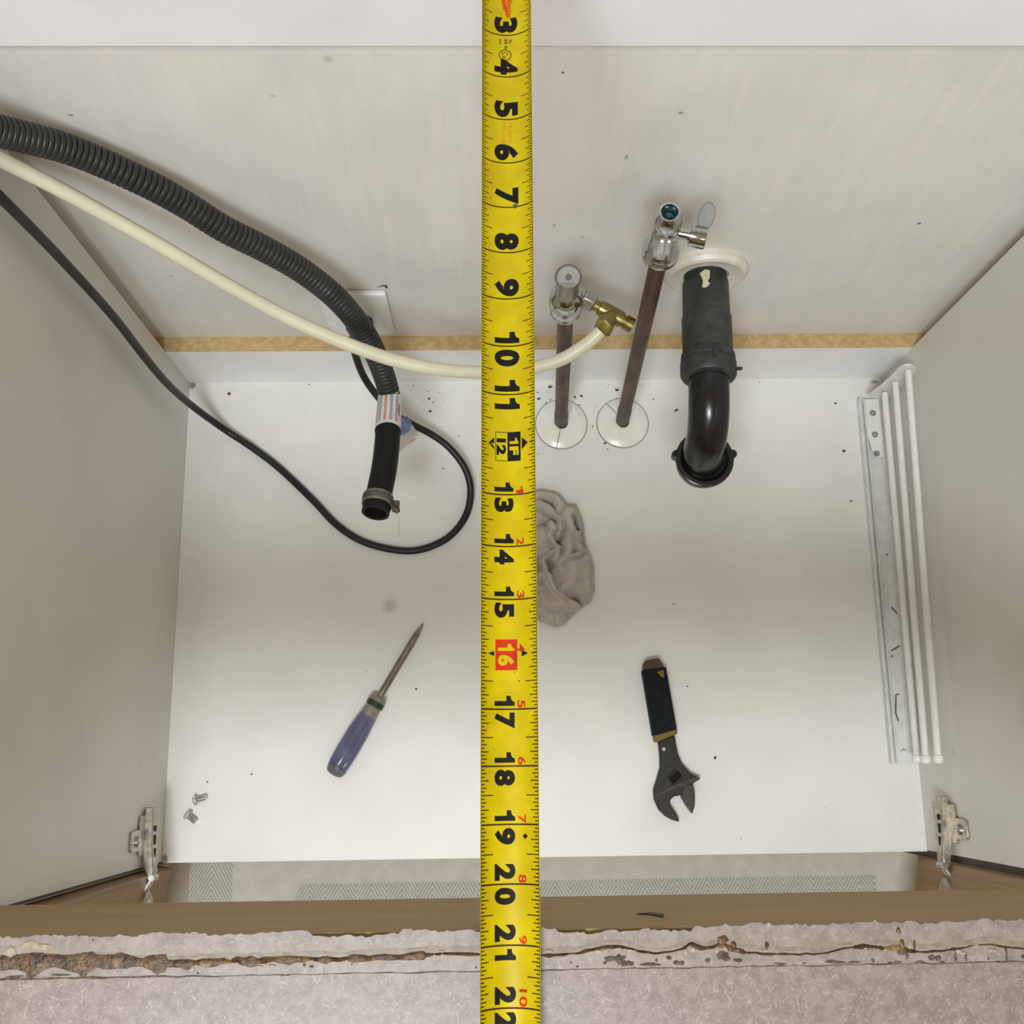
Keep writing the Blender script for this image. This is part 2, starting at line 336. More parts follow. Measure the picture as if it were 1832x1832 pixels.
# ------------------------------------------------------------------ mesh builder (inches)
class MB:
    def __init__(s): s.v = []; s.f = []; s.uv = {}; s.mi = []
    def add(s, vs, fs, mi=0, uvs=None):
        k = len(s.v); s.v += [Vector(p) for p in vs]
        for i, f in enumerate(fs):
            s.f.append(tuple(k + j for j in f)); s.mi.append(mi)
            if uvs: s.uv[len(s.f) - 1] = uvs[i]
        return s
    def box(s, x0, x1, y0, y1, z0, z1, mi=0):
        p = [(x, y, z) for x in (x0, x1) for y in (y0, y1) for z in (z0, z1)]
        return s.add(p, [(0, 1, 3, 2), (4, 6, 7, 5), (0, 4, 5, 1), (2, 3, 7, 6), (0, 2, 6, 4), (1, 5, 7, 3)], mi)
    def obox(s, c, ax, ay, az, hx, hy, hz, mi=0):
        c = Vector(c); ax, ay, az = (Vector(a).normalized() for a in (ax, ay, az))
        p = [c + ax * (i * hx) + ay * (j * hy) + az * (k * hz) for i in (-1, 1) for j in (-1, 1) for k in (-1, 1)]
        return s.add(p, [(0, 1, 3, 2), (4, 6, 7, 5), (0, 4, 5, 1), (2, 3, 7, 6), (0, 2, 6, 4), (1, 5, 7, 3)], mi)
    def prism(s, base, off, mi=0):
        n = len(base); off = Vector(off); b = [Vector(p) for p in base]
        s.add(b + [p + off for p in b], [tuple(range(n))[::-1], tuple(range(n, 2 * n))] + [(i, (i + 1) % n, n + (i + 1) % n, n + i) for i in range(n)], mi)
        return s
    def tube(s, pts, rad, n=20, cap=True, mi=0, up=None, inner=0, flute=None, phase=0):
        pts = [Vector(p) for p in pts]; m = len(pts)
        if not hasattr(rad, '__len__'): rad = [rad] * m
        T = [(pts[min(i + 1, m - 1)] - pts[max(i - 1, 0)]) for i in range(m)]
        for i in range(m):
            if T[i].length < 1e-9: T[i] = T[i - 1] if i else pts[-1] - pts[0]
        T = [t.normalized() for t in T]
        a = Vector(up) if up is not None else (Vector((0, 0, 1)) if abs(T[0].z) < .9 else Vector((0, 1, 0)))
        nrm = (a - T[0] * a.dot(T[0])).normalized(); k = len(s.v)
        L = [0]
        for i in range(1, m): L.append(L[-1] + (pts[i] - pts[i - 1]).length)
        for i in range(m):
            nrm = (nrm - T[i] * nrm.dot(T[i])).normalized(); bn = T[i].cross(nrm)
            for j in range(n):
                an = 2 * math.pi * j / n + phase; r = rad[i] * (flute(an, L[i] / L[-1]) if flute else 1)
                s.v.append(pts[i] + nrm * (math.cos(an) * r) + bn * (math.sin(an) * r))
        for i in range(m - 1):
            for j in range(n):
                j2 = (j + 1) % n
                s.f.append((k + i * n + j, k + i * n + j2, k + (i + 1) * n + j2, k + (i + 1) * n + j)); s.mi.append(mi)
                v0, v1 = L[i] / L[-1], L[i + 1] / L[-1]
                s.uv[len(s.f) - 1] = [(j / n, v0), ((j + 1) / n, v0), ((j + 1) / n, v1), (j / n, v1)]
        if cap:
            s.f.append(tuple(k + j for j in range(n))[::-1]); s.mi.append(mi)
            s.f.append(tuple(k + (m - 1) * n + j for j in range(n))); s.mi.append(mi)
        return s
    def lathe(s, o, axis, prof, n=32, cap=True, mi=0, up=None, flute=None, phase=0):
        o = Vector(o); a = Vector(axis).normalized(); k0 = len(s.v)
        u = Vector(up) if up is not None else (Vector((0, 0, 1)) if abs(a.z) < .9 else Vector((0, 1, 0)))
        u = (u - a * u.dot(a)).normalized(); b = a.cross(u)
        for (h, r) in prof:
            for j in range(n):
                an = 2 * math.pi * j / n + phase; rr = r * (flute(an, h) if flute else 1)
                s.v.append(o + a * h + u * (math.cos(an) * rr) + b * (math.sin(an) * rr))
        for i in range(len(prof) - 1):
            for j in range(n):
                j2 = (j + 1) % n
                s.f.append((k0 + i * n + j, k0 + i * n + j2, k0 + (i + 1) * n + j2, k0 + (i + 1) * n + j)); s.mi.append(mi)
        if cap:
            s.f.append(tuple(k0 + j for j in range(n))[::-1]); s.mi.append(mi)
            q = k0 + (len(prof) - 1) * n; s.f.append(tuple(q + j for j in range(n))); s.mi.append(mi)
        return s
    def build(s, name, mats, parent=None, org=None, bevel=0, smooth=35, seg=2, fixn=True):
        if parent is not None and org is None: org = Vector(parent['_o'])
        org = Vector(org if org is not None else (0, 0, 0))
        me = bpy.data.meshes.new(name)
        me.from_pydata([(p - org) * U for p in s.v], [], s.f)
        if not isinstance(mats, (list, tuple)): mats = [mats]
        for m in mats: me.materials.append(m)
        for i, p in enumerate(me.polygons): p.material_index = s.mi[i]
        if s.uv:
            ul = me.uv_layers.new(name='uv')
            for i, p in enumerate(me.polygons):
                if i in s.uv:
                    for k, li in enumerate(p.loop_indices): ul.data[li].uv = s.uv[i][k]
        me.validate(); me.update()
        if fixn:
            bm = bmesh.new(); bm.from_mesh(me); bmesh.ops.recalc_face_normals(bm, faces=bm.faces); bm.to_mesh(me); bm.free()
        if smooth:
            me.shade_smooth(); me.set_sharp_from_angle(angle=math.radians(smooth))
        o = bpy.data.objects.new(name, me); C.objects.link(o)
        if parent is not None:
            o.parent = parent; po = Vector(parent['_o']); o.location = (org - po) * U
        else: o.location = org * U
        o['_o'] = tuple(org)
        if bevel:
            md = o.modifiers.new('bevel', 'BEVEL'); md.width = bevel * U; md.segments = seg; md.limit_method = 'ANGLE'; md.angle_limit = math.radians(40)
            md.harden_normals = False
        return o
def tag(o, label, cat, group=None, kind=None):
    if label: o['label'] = label
    if cat: o['category'] = cat
    if group: o['group'] = group
    if kind: o['kind'] = kind
    return o
def thing(name, org, label, cat, group=None):
    e = bpy.data.objects.new(name, None); C.objects.link(e); e.location = Vector(org) * U; e['_o'] = tuple(org)
    e.empty_display_size = .02
    return tag(e, label, cat, group)
def struct(o): o['kind'] = 'structure'; return o
def spline(pts, step=.25):
    pts = [Vector(p) for p in pts]; P = [pts[0] * 2 - pts[1]] + pts + [pts[-1] * 2 - pts[-2]]; out = []
    for i in range(1, len(P) - 2):
        p0, p1, p2, p3 = P[i - 1:i + 3]; n = max(2, int((p2 - p1).length / step))
        for k in range(n):
            t = k / n
            out.append(.5 * ((2 * p1) + (p2 - p0) * t + (2 * p0 - 5 * p1 + 4 * p2 - p3) * t * t + (3 * p1 - p0 - 3 * p2 + p3) * t ** 3))
    out.append(pts[-1]); return out
def resample(pts, step):
    out = [pts[0]]; acc = 0
    for a, b in zip(pts, pts[1:]):
        L = (b - a).length; t = step - acc
        while t <= L: out.append(a.lerp(b, t / L)); t += step
        acc = L - (t - step)
    return out

# ================================================================== SETTING
struct(MB().box(-60, 70, YW, YW + 4, -4.75, 75).build('wall_back', MW))
struct(MB().box(-60, 70, -60, YW, -6.75, -4.75).build('floor', m_roomfloor()))

# ================================================================== CABINET
cab = thing('sink_cabinet', (0, 0, -4.75), 'open white melamine sink base cabinet with oak doors swung open, under the cut countertop', 'cabinet')
MB().box(XL, XR, YF, YB + .75, -.72, 0).build('bottom_panel', MF, cab, org=(0, 0, 0), bevel=.02)
MB().box(XL - .75, XL, YF + .06, YB, -4.75, 33.64).box(XL - .75, XL, YF - .05, YF + .06, -4.75, 33.64, 1).build('side_panel', [MP, MGAP], cab)
MB().box(XR, XR + .75, YF + .06, YB, -4.75, 33.64).box(XR, XR + .75, YF - .26, YF + .06, -4.75, 33.64, 1).build('side_panel', [MP, MGAP], cab)
MB().box(XL - .7, XR + .7, YB + .002, YB + .75, 0, HC - .012).build('cleat', MC, cab)['label'] = 'low white board along the back of the cabinet bottom'
MB().box(XL - .7, XR + .7, YB - .004, YB + .75, HC - .012, HC).build('cleat_edge', MCH, cab)['label'] = 'raw chipboard top edge of the low back board'
MB().box(XL - .7, XR + .7, YB, YB + .75, 27.7, 33.64).build('back_rail', MB_, cab, bevel=.03)['label'] = 'bright white board across the top of the back'
MB().box(XL - .75, XR + .75, YC - .75, YC, ZR, 35.03).build('front_rail', MR, cab, bevel=.03)['label'] = 'plain brown wooden rail under the front of the countertop'
MB().box(XL, XR, -1.5, -.9, -4.75, -.72).build('toe_kick', MD, cab)
# doors
def door(side, p0, p1):
    p0 = Vector(p0); p1 = Vector(p1); d = (p1 - p0); d.z = 0; d.normalize(); nrm = Vector((d.y, -d.x, 0)) * side
    c0 = p0; L = 17.5; th = .75
    b = [c0, c0 + d * L, c0 + d * L - nrm * th * 1, c0 - nrm * th * 1]
    m = MB().prism([Vector((q.x, q.y, -.55)) for q in b], (0, 0, 30.6))
    return m.build('door', MD, cab, bevel=.05)
dl = door(-1, (-15.62, -4.5, 0), (-15.94, -6.05, 0)); dl['label'] = 'left door, swung wide open, oak inner face'
dr = door(1, (21.02, -4.52, 0), (20.66, -5.96, 0)); dr['label'] = 'right door, swung open, oak inner face'

# hinges -----------------------------------------------------------
def hinge(side):
    X0 = XL if side < 0 else XR; s = -side                      # s: direction into the cabinet
    YR_ = -1.5; YE = -4.75; z0, z1 = 2.65, 3.35
    X = lambda a: X0 + s * a
    m = MB()
    # arm: a channel, tapering in its stand-off, seen from above
    pr = [(.02, YR_ - .9), (.10, YR_), (.44, YR_), (.50, YR_ - 1.6), (.62, YE + .5), (.60, YE), (.33, YE + .12), (.16, YE + .7), (.06, YR_ - 1.6)]
    m.prism([(X(a), y, z0) for a, y in pr], (0, 0, z1 - z0))
    arm = m.build('hinge', MST, cab, bevel=.04)
    arm['label'] = ('left' if side < 0 else 'right') + ' hinge of worn nickel-coloured steel'
    arm['_o'] = tuple((0, 0, -4.75))
    for y, l, h in ((YR_ - .95, .13, .12), (YR_ - 1.45, .22, .09), (YR_ - 2.1, .28, .13)):
        MB().obox((X(.455 + (YR_ - y) * .028), y, (z0 + z1) / 2), (0, 1, 0), (1, 0, 0), (0, 0, 1), l, .05, h).build('slot', MSD, arm, bevel=.03)
    mp = MB().prism([(X(.03), YR_ - .35, z0 - 1.2), (X(.03), YR_ - .35, z1 + .6), (X(.03), YR_ - .62, z1 + .65), (X(.03), YR_ - .95, z1 + .65), (X(.03), YR_ - .98, z1 + 1.6), (X(.03), YR_ - 1.1, z1 + 1.75),
                     (X(.03), YR_ - 1.75, z1 + 1.75), (X(.03), YR_ - 1.88, z1 + 1.6), (X(.03), YR_ - 1.9, z1 + .6), (X(.03), YR_ - 2.1, z1 + .55), (X(.03), YR_ - 2.1, z0 - 1.2)], (s * .09, 0, 0))
    mp.build('mounting_plate', MST, arm, bevel=.03)
    MB().lathe((X(.1), YR_ - 1.45, z1 + .95), (s, 0, 0), [(0, .24), (.1, .24), (.16, .16), (.17, 0.01)], 20).build('screw', MCHD, arm)
    # knuckle link and cup arm going to the door
    k = MB(); zc = (z0 + z1) / 2
    a = Vector((X(.56), YE + .15, zc)); b = Vector((X(.14), YE - .55, zc))
    dd = (b - a).normalized(); k.obox((a + b) / 2, dd, Vector((-dd.y, dd.x, 0)), (0, 0, 1), (b - a).length / 2 + .05, .055, (z1 - z0) / 2 - .04)
    k.lathe((a.x, a.y, z0 + .02), (0, 0, 1), [(0, .15), (z1 - z0 + .02, .15)], 16)
    k.obox(Vector((X(.10), YE - .8, zc)), (0, 1, 0), (1, 0, 0), (0, 0, 1), .34, .05, (z1 - z0) / 2 - .03)
    k.obox(Vector((X(.42), YE - .95, zc)), (0, 1, 0), (1, 0, 0), (0, 0, 1), .2, .05, (z1 - z0) / 2 - .1)
    k.build('link', MCHD, arm, bevel=.015)
    cu = MB().lathe((X(.46 if side < 0 else .62), YE - 1.05, zc), (-s, -.05, 0), [(0, .5), (.06, .56), (.07, .66), (.4, .66)], 28)
    cu.build('hinge_cup', MST, arm, bevel=.02)
hinge(-1); hinge(1)

# ================================================================== COUNTERTOP
ct = thing('countertop', (0, -4, 33.6), 'pinkish beige laminate countertop with a ragged, rust-stained sink cutout edge', 'countertop')
rnd = random.Random(3)
def jag(x):
    return (.018 * math.sin(x * 3.1) + .012 * math.sin(x * 9.7 + 1) + rnd.uniform(-.022, .022)
            + (-.06 if -3.2 < x < -1.6 else 0) + (-.07 if 1.1 < x < 3.4 else 0))
xs = []; x = -17.0
while x < 22.2: xs.append(x); x += rnd.uniform(.03, .10)
front = [(x, YC + .02 + jag(x)) for x in xs]
FY = -7.0
m = MB()
n_ = len(front)
vs_ = [(x, y, ZT) for x, y in front] + [(x, y, ZT - .055) for x, y in front] + [(x, FY, ZT) for x, y in front]
m.add(vs_, [(i, i + 1, 2 * n_ + i + 1, 2 * n_ + i) for i in range(n_ - 1)] + [(i, n_ + i, n_ + i + 1, i + 1) for i in range(n_ - 1)])
m.box(-40, -17, FY, YB + .7, ZT - .055, ZT); m.box(22.1, 45, FY, YB + .7, ZT - .055, ZT); m.box(-17, 22.1, 18.1, YB + .7, ZT - .055, ZT)
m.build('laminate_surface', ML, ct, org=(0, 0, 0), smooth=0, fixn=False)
MB().box(-40, 45, FY, YC - .76, 33.65, ZT - .06).box(-40, -17, YC, YB + .7, 33.65, ZT - .06).box(22.1, 45, YC, YB + .7, 33.65, ZT - .06)\
    .box(-17, 22.1, 18.1, YB + .7, 33.65, ZT - .06).build('substrate', MCH, ct)
# rim line: a fine groove-like dark caulk thread
def ribbon(pts, wid, z, th, name, mat, parent, seed=1, wob=.3):
    r = random.Random(seed); m = MB(); L = []; R_ = []; T_ = []
    for i, (x, y) in enumerate(pts):
        if i % 3 == 0: tw, tq, ty_, ts = (r.uniform(-wob, wob) for _ in range(4))
        if not i: cw, cq, cy_, cs_ = tw, tq, ty_, ts
        cw += (tw - cw) * .4; cq += (tq - cq) * .4; cy_ += (ty_ - cy_) * .4
        w_ = (wid(x) if callable(wid) else wid) * (1 + cw); y += cy_ * .03
        L.append((x, y + w_ / 2, z)); R_.append((x, y - w_ / 2 * (1 + cq), z)); T_.append((x, y, z + th * (1 + r.uniform(-.4, .4))))
    n = len(pts)
    m.add(L + T_ + R_, [(i, i + 1, n + i + 1, n + i) for i in range(n - 1)] + [(n + i, n + i + 1, 2 * n + i + 1, 2 * n + i) for i in range(n - 1)])
    return m.build(name, mat, parent, fixn=False, smooth=60)
def cpt(px, py): q = Zp(px, py, ZT); return (q.x, q.y)
def dens(poly, step=.05):
    pts = spline([Vector((a, b, 0)) for a, b in poly], step); return [(p.x, p.y) for p in pts]
seam = [cpt(-620, 1762), cpt(-60, 1754), cpt(0, 1752), cpt(300, 1747), cpt(858, 1737.5), cpt(1400, 1728), cpt(1832, 1720), cpt(1900, 1719), cpt(2500, 1710)]
ribbon(dens(seam), lambda x: .018 if x > -5 else .035, ZT + .001, .004, 'rim_line', MDC, ct, 5, .5)
rust = [(-620, 1730), (-400, 1722), (-200, 1728), (-60, 1722), (0, 1722), (60, 1722), (140, 1722), (200, 1719), (300, 1724), (380, 1720), (440, 1719), (540, 1717), (625, 1715), (700, 1713), (750, 1710), (800, 1706), (850, 1707),
        (930, 1712), (975, 1709), (1030, 1706), (1058, 1698), (1085, 1694), (1120, 1696), (1145, 1704), (1180, 1705), (1220, 1697), (1235, 1690), (1262, 1697), (1290, 1690),
        (1310, 1698), (1345, 1705), (1400, 1706), (1460, 1707), (1500, 1700), (1545, 1693), (1580, 1695), (1610, 1697), (1640, 1702), (1700, 1699), (1760, 1690), (1790, 1692), (1832, 1698), (1900, 1698), (2000, 1690), (2200, 1694), (2500, 1684)]
rw = lambda x: (.23 if x < -5.6 else .12 if x < -3.6 else .10 if x < -1.2 else .05 if x < 1.5 else .055 if x < 2.6 else .04 if x < 3.4 else .07 if x < 4.3 else .028 if x < 6.2 else .085 if x < 7.3 else .03)
ribbon(dens([cpt(*p) for p in rust], .04), rw, ZT + .001, .03, 'sealant_bead', MRU, ct, 11, .55)
hal = ribbon(dens([cpt(px, py - 9) for px, py in rust], .06), lambda x: .10 if x < 0 else .07, ZT + .0006, .0015, 'sealant_smear', plain('yellowed_sealant_smear', (.185, .15, .115), .5, var=.22, scale=300, bump=.1), ct, 12, .6)
def blob(m, cx, cy, rx, ry, z, th, r, n=11, mi=0):
    pts = [(cx + math.cos(2 * math.pi * i / n) * rx * r.uniform(.55, 1.1), cy + math.sin(2 * math.pi * i / n) * ry * r.uniform(.55, 1.1)) for i in range(n)]
    k = [(x, y, z) for x, y in pts]; t = [(cx + (x - cx) * .7, cy + (y - cy) * .7, z + th) for x, y in pts]
    m.add(k + t + [(cx, cy, z + th * 1.1)], [(i, (i + 1) % n, n + (i + 1) % n, n + i) for i in range(n)] + [(n + i, n + (i + 1) % n, 2 * n) for i in range(n)], mi)
r = random.Random(21); m = MB()
for px, py, rx, ry in [(1100, 1716, .22, .09), (1120, 1722, .2, .06), (1085, 1722, .1, .04), (1155, 1725, .28, .04), (1195, 1712, .08, .06), (1178, 1718, .07, .05), (1215, 1722, .12, .05),
                       (1290, 1706, .14, .10), (1295, 1715, .2, .07), (1270, 1718, .08, .06), (1320, 1718, .12, .05), (1305, 1708, .1, .06), (1395, 1724, .17, .025), (1440, 1723, .08, .02),
                       (1490, 1721, .24, .04), (1525, 1722, .15, .03), (1560, 1717, .05, .05), (1617, 1700, .12, .12), (1625, 1712, .07, .11), (1600, 1722, .16, .03), (1672, 1714, .11, .08),
                       (1708, 1712, .06, .12), (1690, 1720, .09, .04), (1728, 1712, .04, .13), (1768, 1716, .05, .05), (1800, 1712, .035, .14), (1828, 1712, .07, .07), (1650, 1722, .12, .03), (1745, 1721, .25, .02), (1800, 1721, .2, .02),
                       (544, 1726, .06, .04), (556, 1729, .07, .03), (628, 1725, .04, .03), (850, 1731, .05, .04), (352, 1741, .06, .02), (45, 1746, .25, .035), (22, 1748, .15, .03), (110, 1744, .2, .025), (1292, 1681, .09, .09),
                       (1373, 1694, .05, .05), (1607, 1666, .06, .06), (1030, 1728, .06, .04), (1022, 1722, .05, .03), (165, 1682, .03, .03), (127, 1708, .02, .03)]:
    x, y = cpt(px, py)
    for q in range(3 if rx > .1 else 1):
        blob(m, x + r.uniform(-.5, .5) * rx, y + r.uniform(-.35, .35) * ry, rx * r.uniform(.4, .75), ry * r.uniform(.5, .9), ZT + .0012, .012, r)
m.build('exposed_core_spots', MDC, ct, smooth=0, fixn=False)['kind'] = 'stuff'
m = MB()
for px, py, rx, ry in [(1078, 1704, .14, .07), (1105, 1700, .12, .06), (1130, 1701, .12, .05), (1240, 1700, .10, .08), (1225, 1704, .08, .08), (1282, 1700, .06, .08), (1296, 1697, .07, .05), (1555, 1697, .12, .035), (1580, 1700, .1, .03),
                       (1625, 1689, .10, .09), (1740, 1692, .12, .05), (460, 1729, .14, .025), (492, 1728, .10, .03), (700, 1712, .06, .03), (790, 1702, .12, .03), (780, 1709, .08, .03),
                       (60, 1692, .3, .10), (20, 1702, .2, .12), (1775, 1700, .12, .07), (1715, 1703, .15, .06), (985, 1700, .12, .04)]:
    x, y = cpt(px, py)
    for q in range(2): blob(m, x + r.uniform(-.5, .5) * rx, y + r.uniform(-.35, .35) * ry, rx * r.uniform(.45, .8), ry * r.uniform(.5, .9), ZT + .0016, .018, r)
m.build('sealant_flakes', MCHK, ct, smooth=0, fixn=False)['kind'] = 'stuff'
m = MB()                                                       # amber drips
for px, py, rx, ry in [(1292, 1682, .11, .09), (1312, 1690, .06, .08), (1614, 1690, .05, .1), (1636, 1690, .03, .09), (1800, 1700, .03, .1), (1707, 1698, .07, .04), (1372, 1690, .04, .06), (56, 1710, .07, .05), (80, 1712, .07, .06), (1607, 1664, .05, .05)]:
    x, y = cpt(px, py); blob(m, x, y, rx, ry, ZT + .0009, .02, r)
m.build('sealant_drips', MRU, ct, smooth=60, fixn=False)['kind'] = 'stuff'
q = Yp(1160, 1636, YC); m = MB()
m.prism([(q.x - .22, YC + .005, q.z), (q.x, YC + .005, q.z + .12), (q.x + .2, YC + .005, q.z + .5), (q.x + .28, YC + .005, q.z + .1), (q.x + .05, YC + .005, q.z - .12)], (0, .02, 0))
m.build('splinter', MDC, ct)['label'] = 'dark splinter on the front wooden face'

# ================================================================== OUTLET, CORD
ol = thing('wall_outlet', (-6.2, YW, 7.5), 'white outlet cover plate low on the back wall, partly behind the corrugated hose', 'outlet')
m = MB().box(-7.75, -4.62, YW - .32, YW - .002, 5.3, 9.9); m.build('cover_plate', MPL, ol, bevel=.14, seg=3)
MB().lathe((-6.15, YW - .33, 8.6), (0, -1, 0), [(0, .13), (.03, .12), (.05, .05)], 14).build('screw', MCHD, ol)
MB().prism([(-5.0, YW - .01, 10.05), (-4.75, YW - .01, 10.3), (-4.55, YW - .01, 10.32), (-4.52, YW - .01, 10.0), (-4.6, YW - .01, 10.0), (-4.66, YW - .01, 10.22), (-4.8, YW - .01, 10.2)], (0, -.02, 0)).build('chipped_wall_edge', MDC, ol)

cord = thing('power_cord', (-9, 14, 0), 'black power cord looping across the white cabinet bottom to the outlet', 'cord')
def depth_of(p): d = Vector(p) - CV; return sum(M[2][i] * d[i] for i in range(3))
CD = [(-60, 292, 33), (0, 352, 34.3), (50, 402, 36.4), (110, 464, 39.3), (200, 563, 44.3), (260, 640, 48.5), (300, 687, 51.5), (345, 727, 54.6)]
cp = [Dp(*q) for q in CD] + [Zp(x, y, z) for x, y, z in ((400, 767, .7), (450, 800, .35), (500, 838, .22), (560, 895, .22), (600, 937, .22), (645, 967, .22), (700, 983, .22), (750, 984, .22), (800, 963, .22),
      (832, 925, .25), (842, 880, .5), (832, 838, .9), (803, 800, 1.3), (770, 776, 1.7), (735, 758, 2.2), (700, 735, 2.6), (672, 705, 3.2), (650, 672, 4.0), (636, 635, 5.2), (630, 605, 6.3))] + \
     [Vector((-6.2, 19.6, 6.7)), Vector((-6.15, YW - 1.2, 7.2))]
MB().tube(resample(spline(cp, .2), .22), .185, 14).build('cable', MCO, cord)
MB().lathe((-6.12, YW - .335, 7.25), (0, -1, -.05), [(0, .62), (.1, .68), (.5, .62), (.8, .42), (1.0, .26), (1.5, .2)], 28).build('plug', plain('grey_black_plug', (.05, .052, .055), .45), cord)
# warning tag wrapped on the cord
t0, t1, t2, t3, t4 = [Zp(x, y, z) for x, y, z in ((690, 712, 2.9), (722, 735, 2.5), (748, 776, 2.2), (713, 811, 2.0), (690, 790, 2.4))]
tg = MB().add([t0, t1, t2, t3, t4], [(0, 1, 2, 3, 4)]); nn = Vector((0, -.02, .03))
tg = MB().prism([t0, t1, t2, t3, t4], nn); wt = tg.build('warning_tag', MTG, cord, smooth=0)
wt['label'] = 'pale paper warning tag with a blue print'
o1 = nn * 1.3
def tagpt(a, b): return t0.lerp(t3, b).lerp(t1.lerp(t2, b), a) + o1
cc = [Zp(x, y, z) + o1 * 1.2 for x, y, z in ((712, 745, 2.66), (730, 745, 2.5), (737, 757, 2.42), (732, 770, 2.34), (722, 778, 2.3), (710, 778, 2.33), (706, 760, 2.5))]
MB().prism(cc, nn * .2).build('blue_print', MTB, wt, smooth=0)
m = MB()
for y0 in (0, 8, 15):
    a, b, c_, d_ = [Zp(x, y, z) + o1 * 1.2 for x, y, z in ((716, 785 + y0, 2.2 - y0 * .01), (743, 769 + y0 * .9, 2.25 - y0 * .01), (744, 771 + y0 * .9, 2.24 - y0 * .01), (717, 788 + y0, 2.19 - y0 * .01))]
    m.prism([a, b, c_, d_], nn * .2)
m.build('grey_print', MTL, wt, smooth=0)

# ================================================================== DRAIN HOSE
dh = thing('drain_hose', (-10, 19, 18), 'thick grey-black corrugated hose sweeping down from the upper left to a clamped black rubber end', 'hose')
HP = [(-70, 215, 31.5), (0, 235, 33), (125, 268, 35.3), (250, 322, 37.1), (330, 365, 38.4), (400, 409, 39.6), (470, 444, 41), (535, 481, 42.6), (595, 527, 44.3), (638, 575, 46), (668, 625, 47.6), (688, 675, 49), (697, 712, 49.6), (697, 745, 49.2)]
hp = resample(spline([Dp(*q) for q in HP], .12), .028)
acc = 0; rad = []
for i, p in enumerate(hp):
    if i: acc += (p - hp[i - 1]).length
    ph = (acc % .225) / .225
    g = math.exp(-((ph - .5) / .12) ** 2)
    rad.append(.505 - .12 * g)
MB().tube(hp, rad, 30).build('corrugated_hose', MHO, dh, smooth=60)
lab = [Dp(x, y, d) for x, y, d in ((697.5, 711, 49.7), (697, 720, 49.5), (696, 735, 49.2), (695, 752, 48.9), (694, 771, 48.5))]
MB().tube(lab, [.545, .555, .56, .575, .60], 40, up=(0, 0, 1), phase=math.radians(-65)).build('label', MLB, dh)['label'] = 'white printed label wrapped round the hose'
sl = resample(spline([Dp(x, y, d) for x, y, d in ((694.5, 766, 48.6), (692, 800, 48.2), (687, 840, 47.6), (679, 880, 47), (671, 921, 46.4))], .1), .1)
m = MB().tube(sl, [.60 if i < 3 else .565 if i < len(sl) - 9 else .60 for i in range(len(sl))], 36, cap=False)
m.tube(list(reversed(sl)), .47, 36, cap=False); m.tube([sl[0], sl[1]], .47, 36)
sv = m.build('rubber_sleeve', MSL, dh, fixn=False)
e = sl[-1]; d_ = (sl[-1] - sl[-3]).normalized()
MB().lathe(e - d_ * .02, d_, [(0, .47), (0, .605), (.02, .605), (.02, .47), (0, .47)], 36, cap=False).build('sleeve_rim', MSL, dh)
# clamp
cc = e - d_ * .62
fl = lambda an, h: 1
m = MB().lathe(cc - d_ * .25, d_, [(0, .62), (0, .66), (.03, .672), (.47, .672), (.5, .66), (.5, .62)], 60, cap=False)
cl = m.build('hose_clamp', plain('dull_clamp_steel', (.27, .25, .21), .4, .7, var=.2, scale=200), dh)
u_ = (Vector((0, 0, 1)) - d_ * d_.z).normalized(); b_ = d_.cross(u_)
m = MB()
for k in range(26):
    an = math.radians(-70 + k * 6.0); rr = u_ * math.cos(an) + b_ * math.sin(an); tt = -u_ * math.sin(an) + b_ * math.cos(an)
    m.obox(cc + rr * .672, d_, tt, rr, .15, .014, .006)
m.build('slots', MSD, cl, smooth=0)
side_ = Vector((1, 0, 0)); side_ = (side_ - d_ * side_.dot(d_)).normalized(); hd = cc + side_ * .80 - u_ * .12 + d_ * .12
m = MB().obox(hd, side_, d_, u_, .14, .22, .16); m.lathe(hd + side_ * .02 - u_ * .35, u_, [(0, .17), (.12, .17), (.14, .12), (.7, .12)], 6)
m.build('clamp_screw', plain('brown_clamp_screw', (.12, .095, .06), .4, .6, var=.4, scale=200), cl, bevel=.02)
MB().tube(spline([hd + d_ * .2, hd + d_ * .7 + side_ * .25, hd + d_ * 1.15 + side_ * .3, hd + d_ * 1.5 + side_ * .42], .1), .009, 6).build('loose_thread', plain('grey_hair', (.3, .27, .24), .8), cl)

# ================================================================== CREAM TUBE
st = [Dp(*q) for q in ((-70, 250, 33.6), (0, 285, 34.6), (100, 335, 35.8), (200, 390, 37), (300, 447, 38.2), (400, 506, 39.4), (500, 561, 40.5), (600, 607, 41.3), (700, 643, 41.9), (780, 660, 42.3), (860, 666, 42.7), (940, 660, 42.9), (1000, 645, 42.9), (1040, 622, 42.8), (1065, 602, 42.7), (1080, 586, 42.6))]
tb = MB().tube(resample(spline(st, .2), .25), .262, 20).build('supply_tube', MCR, None, org=st[6])
tag(tb, 'thin cream plastic tube running diagonally from the left to the brass fitting', 'tube')

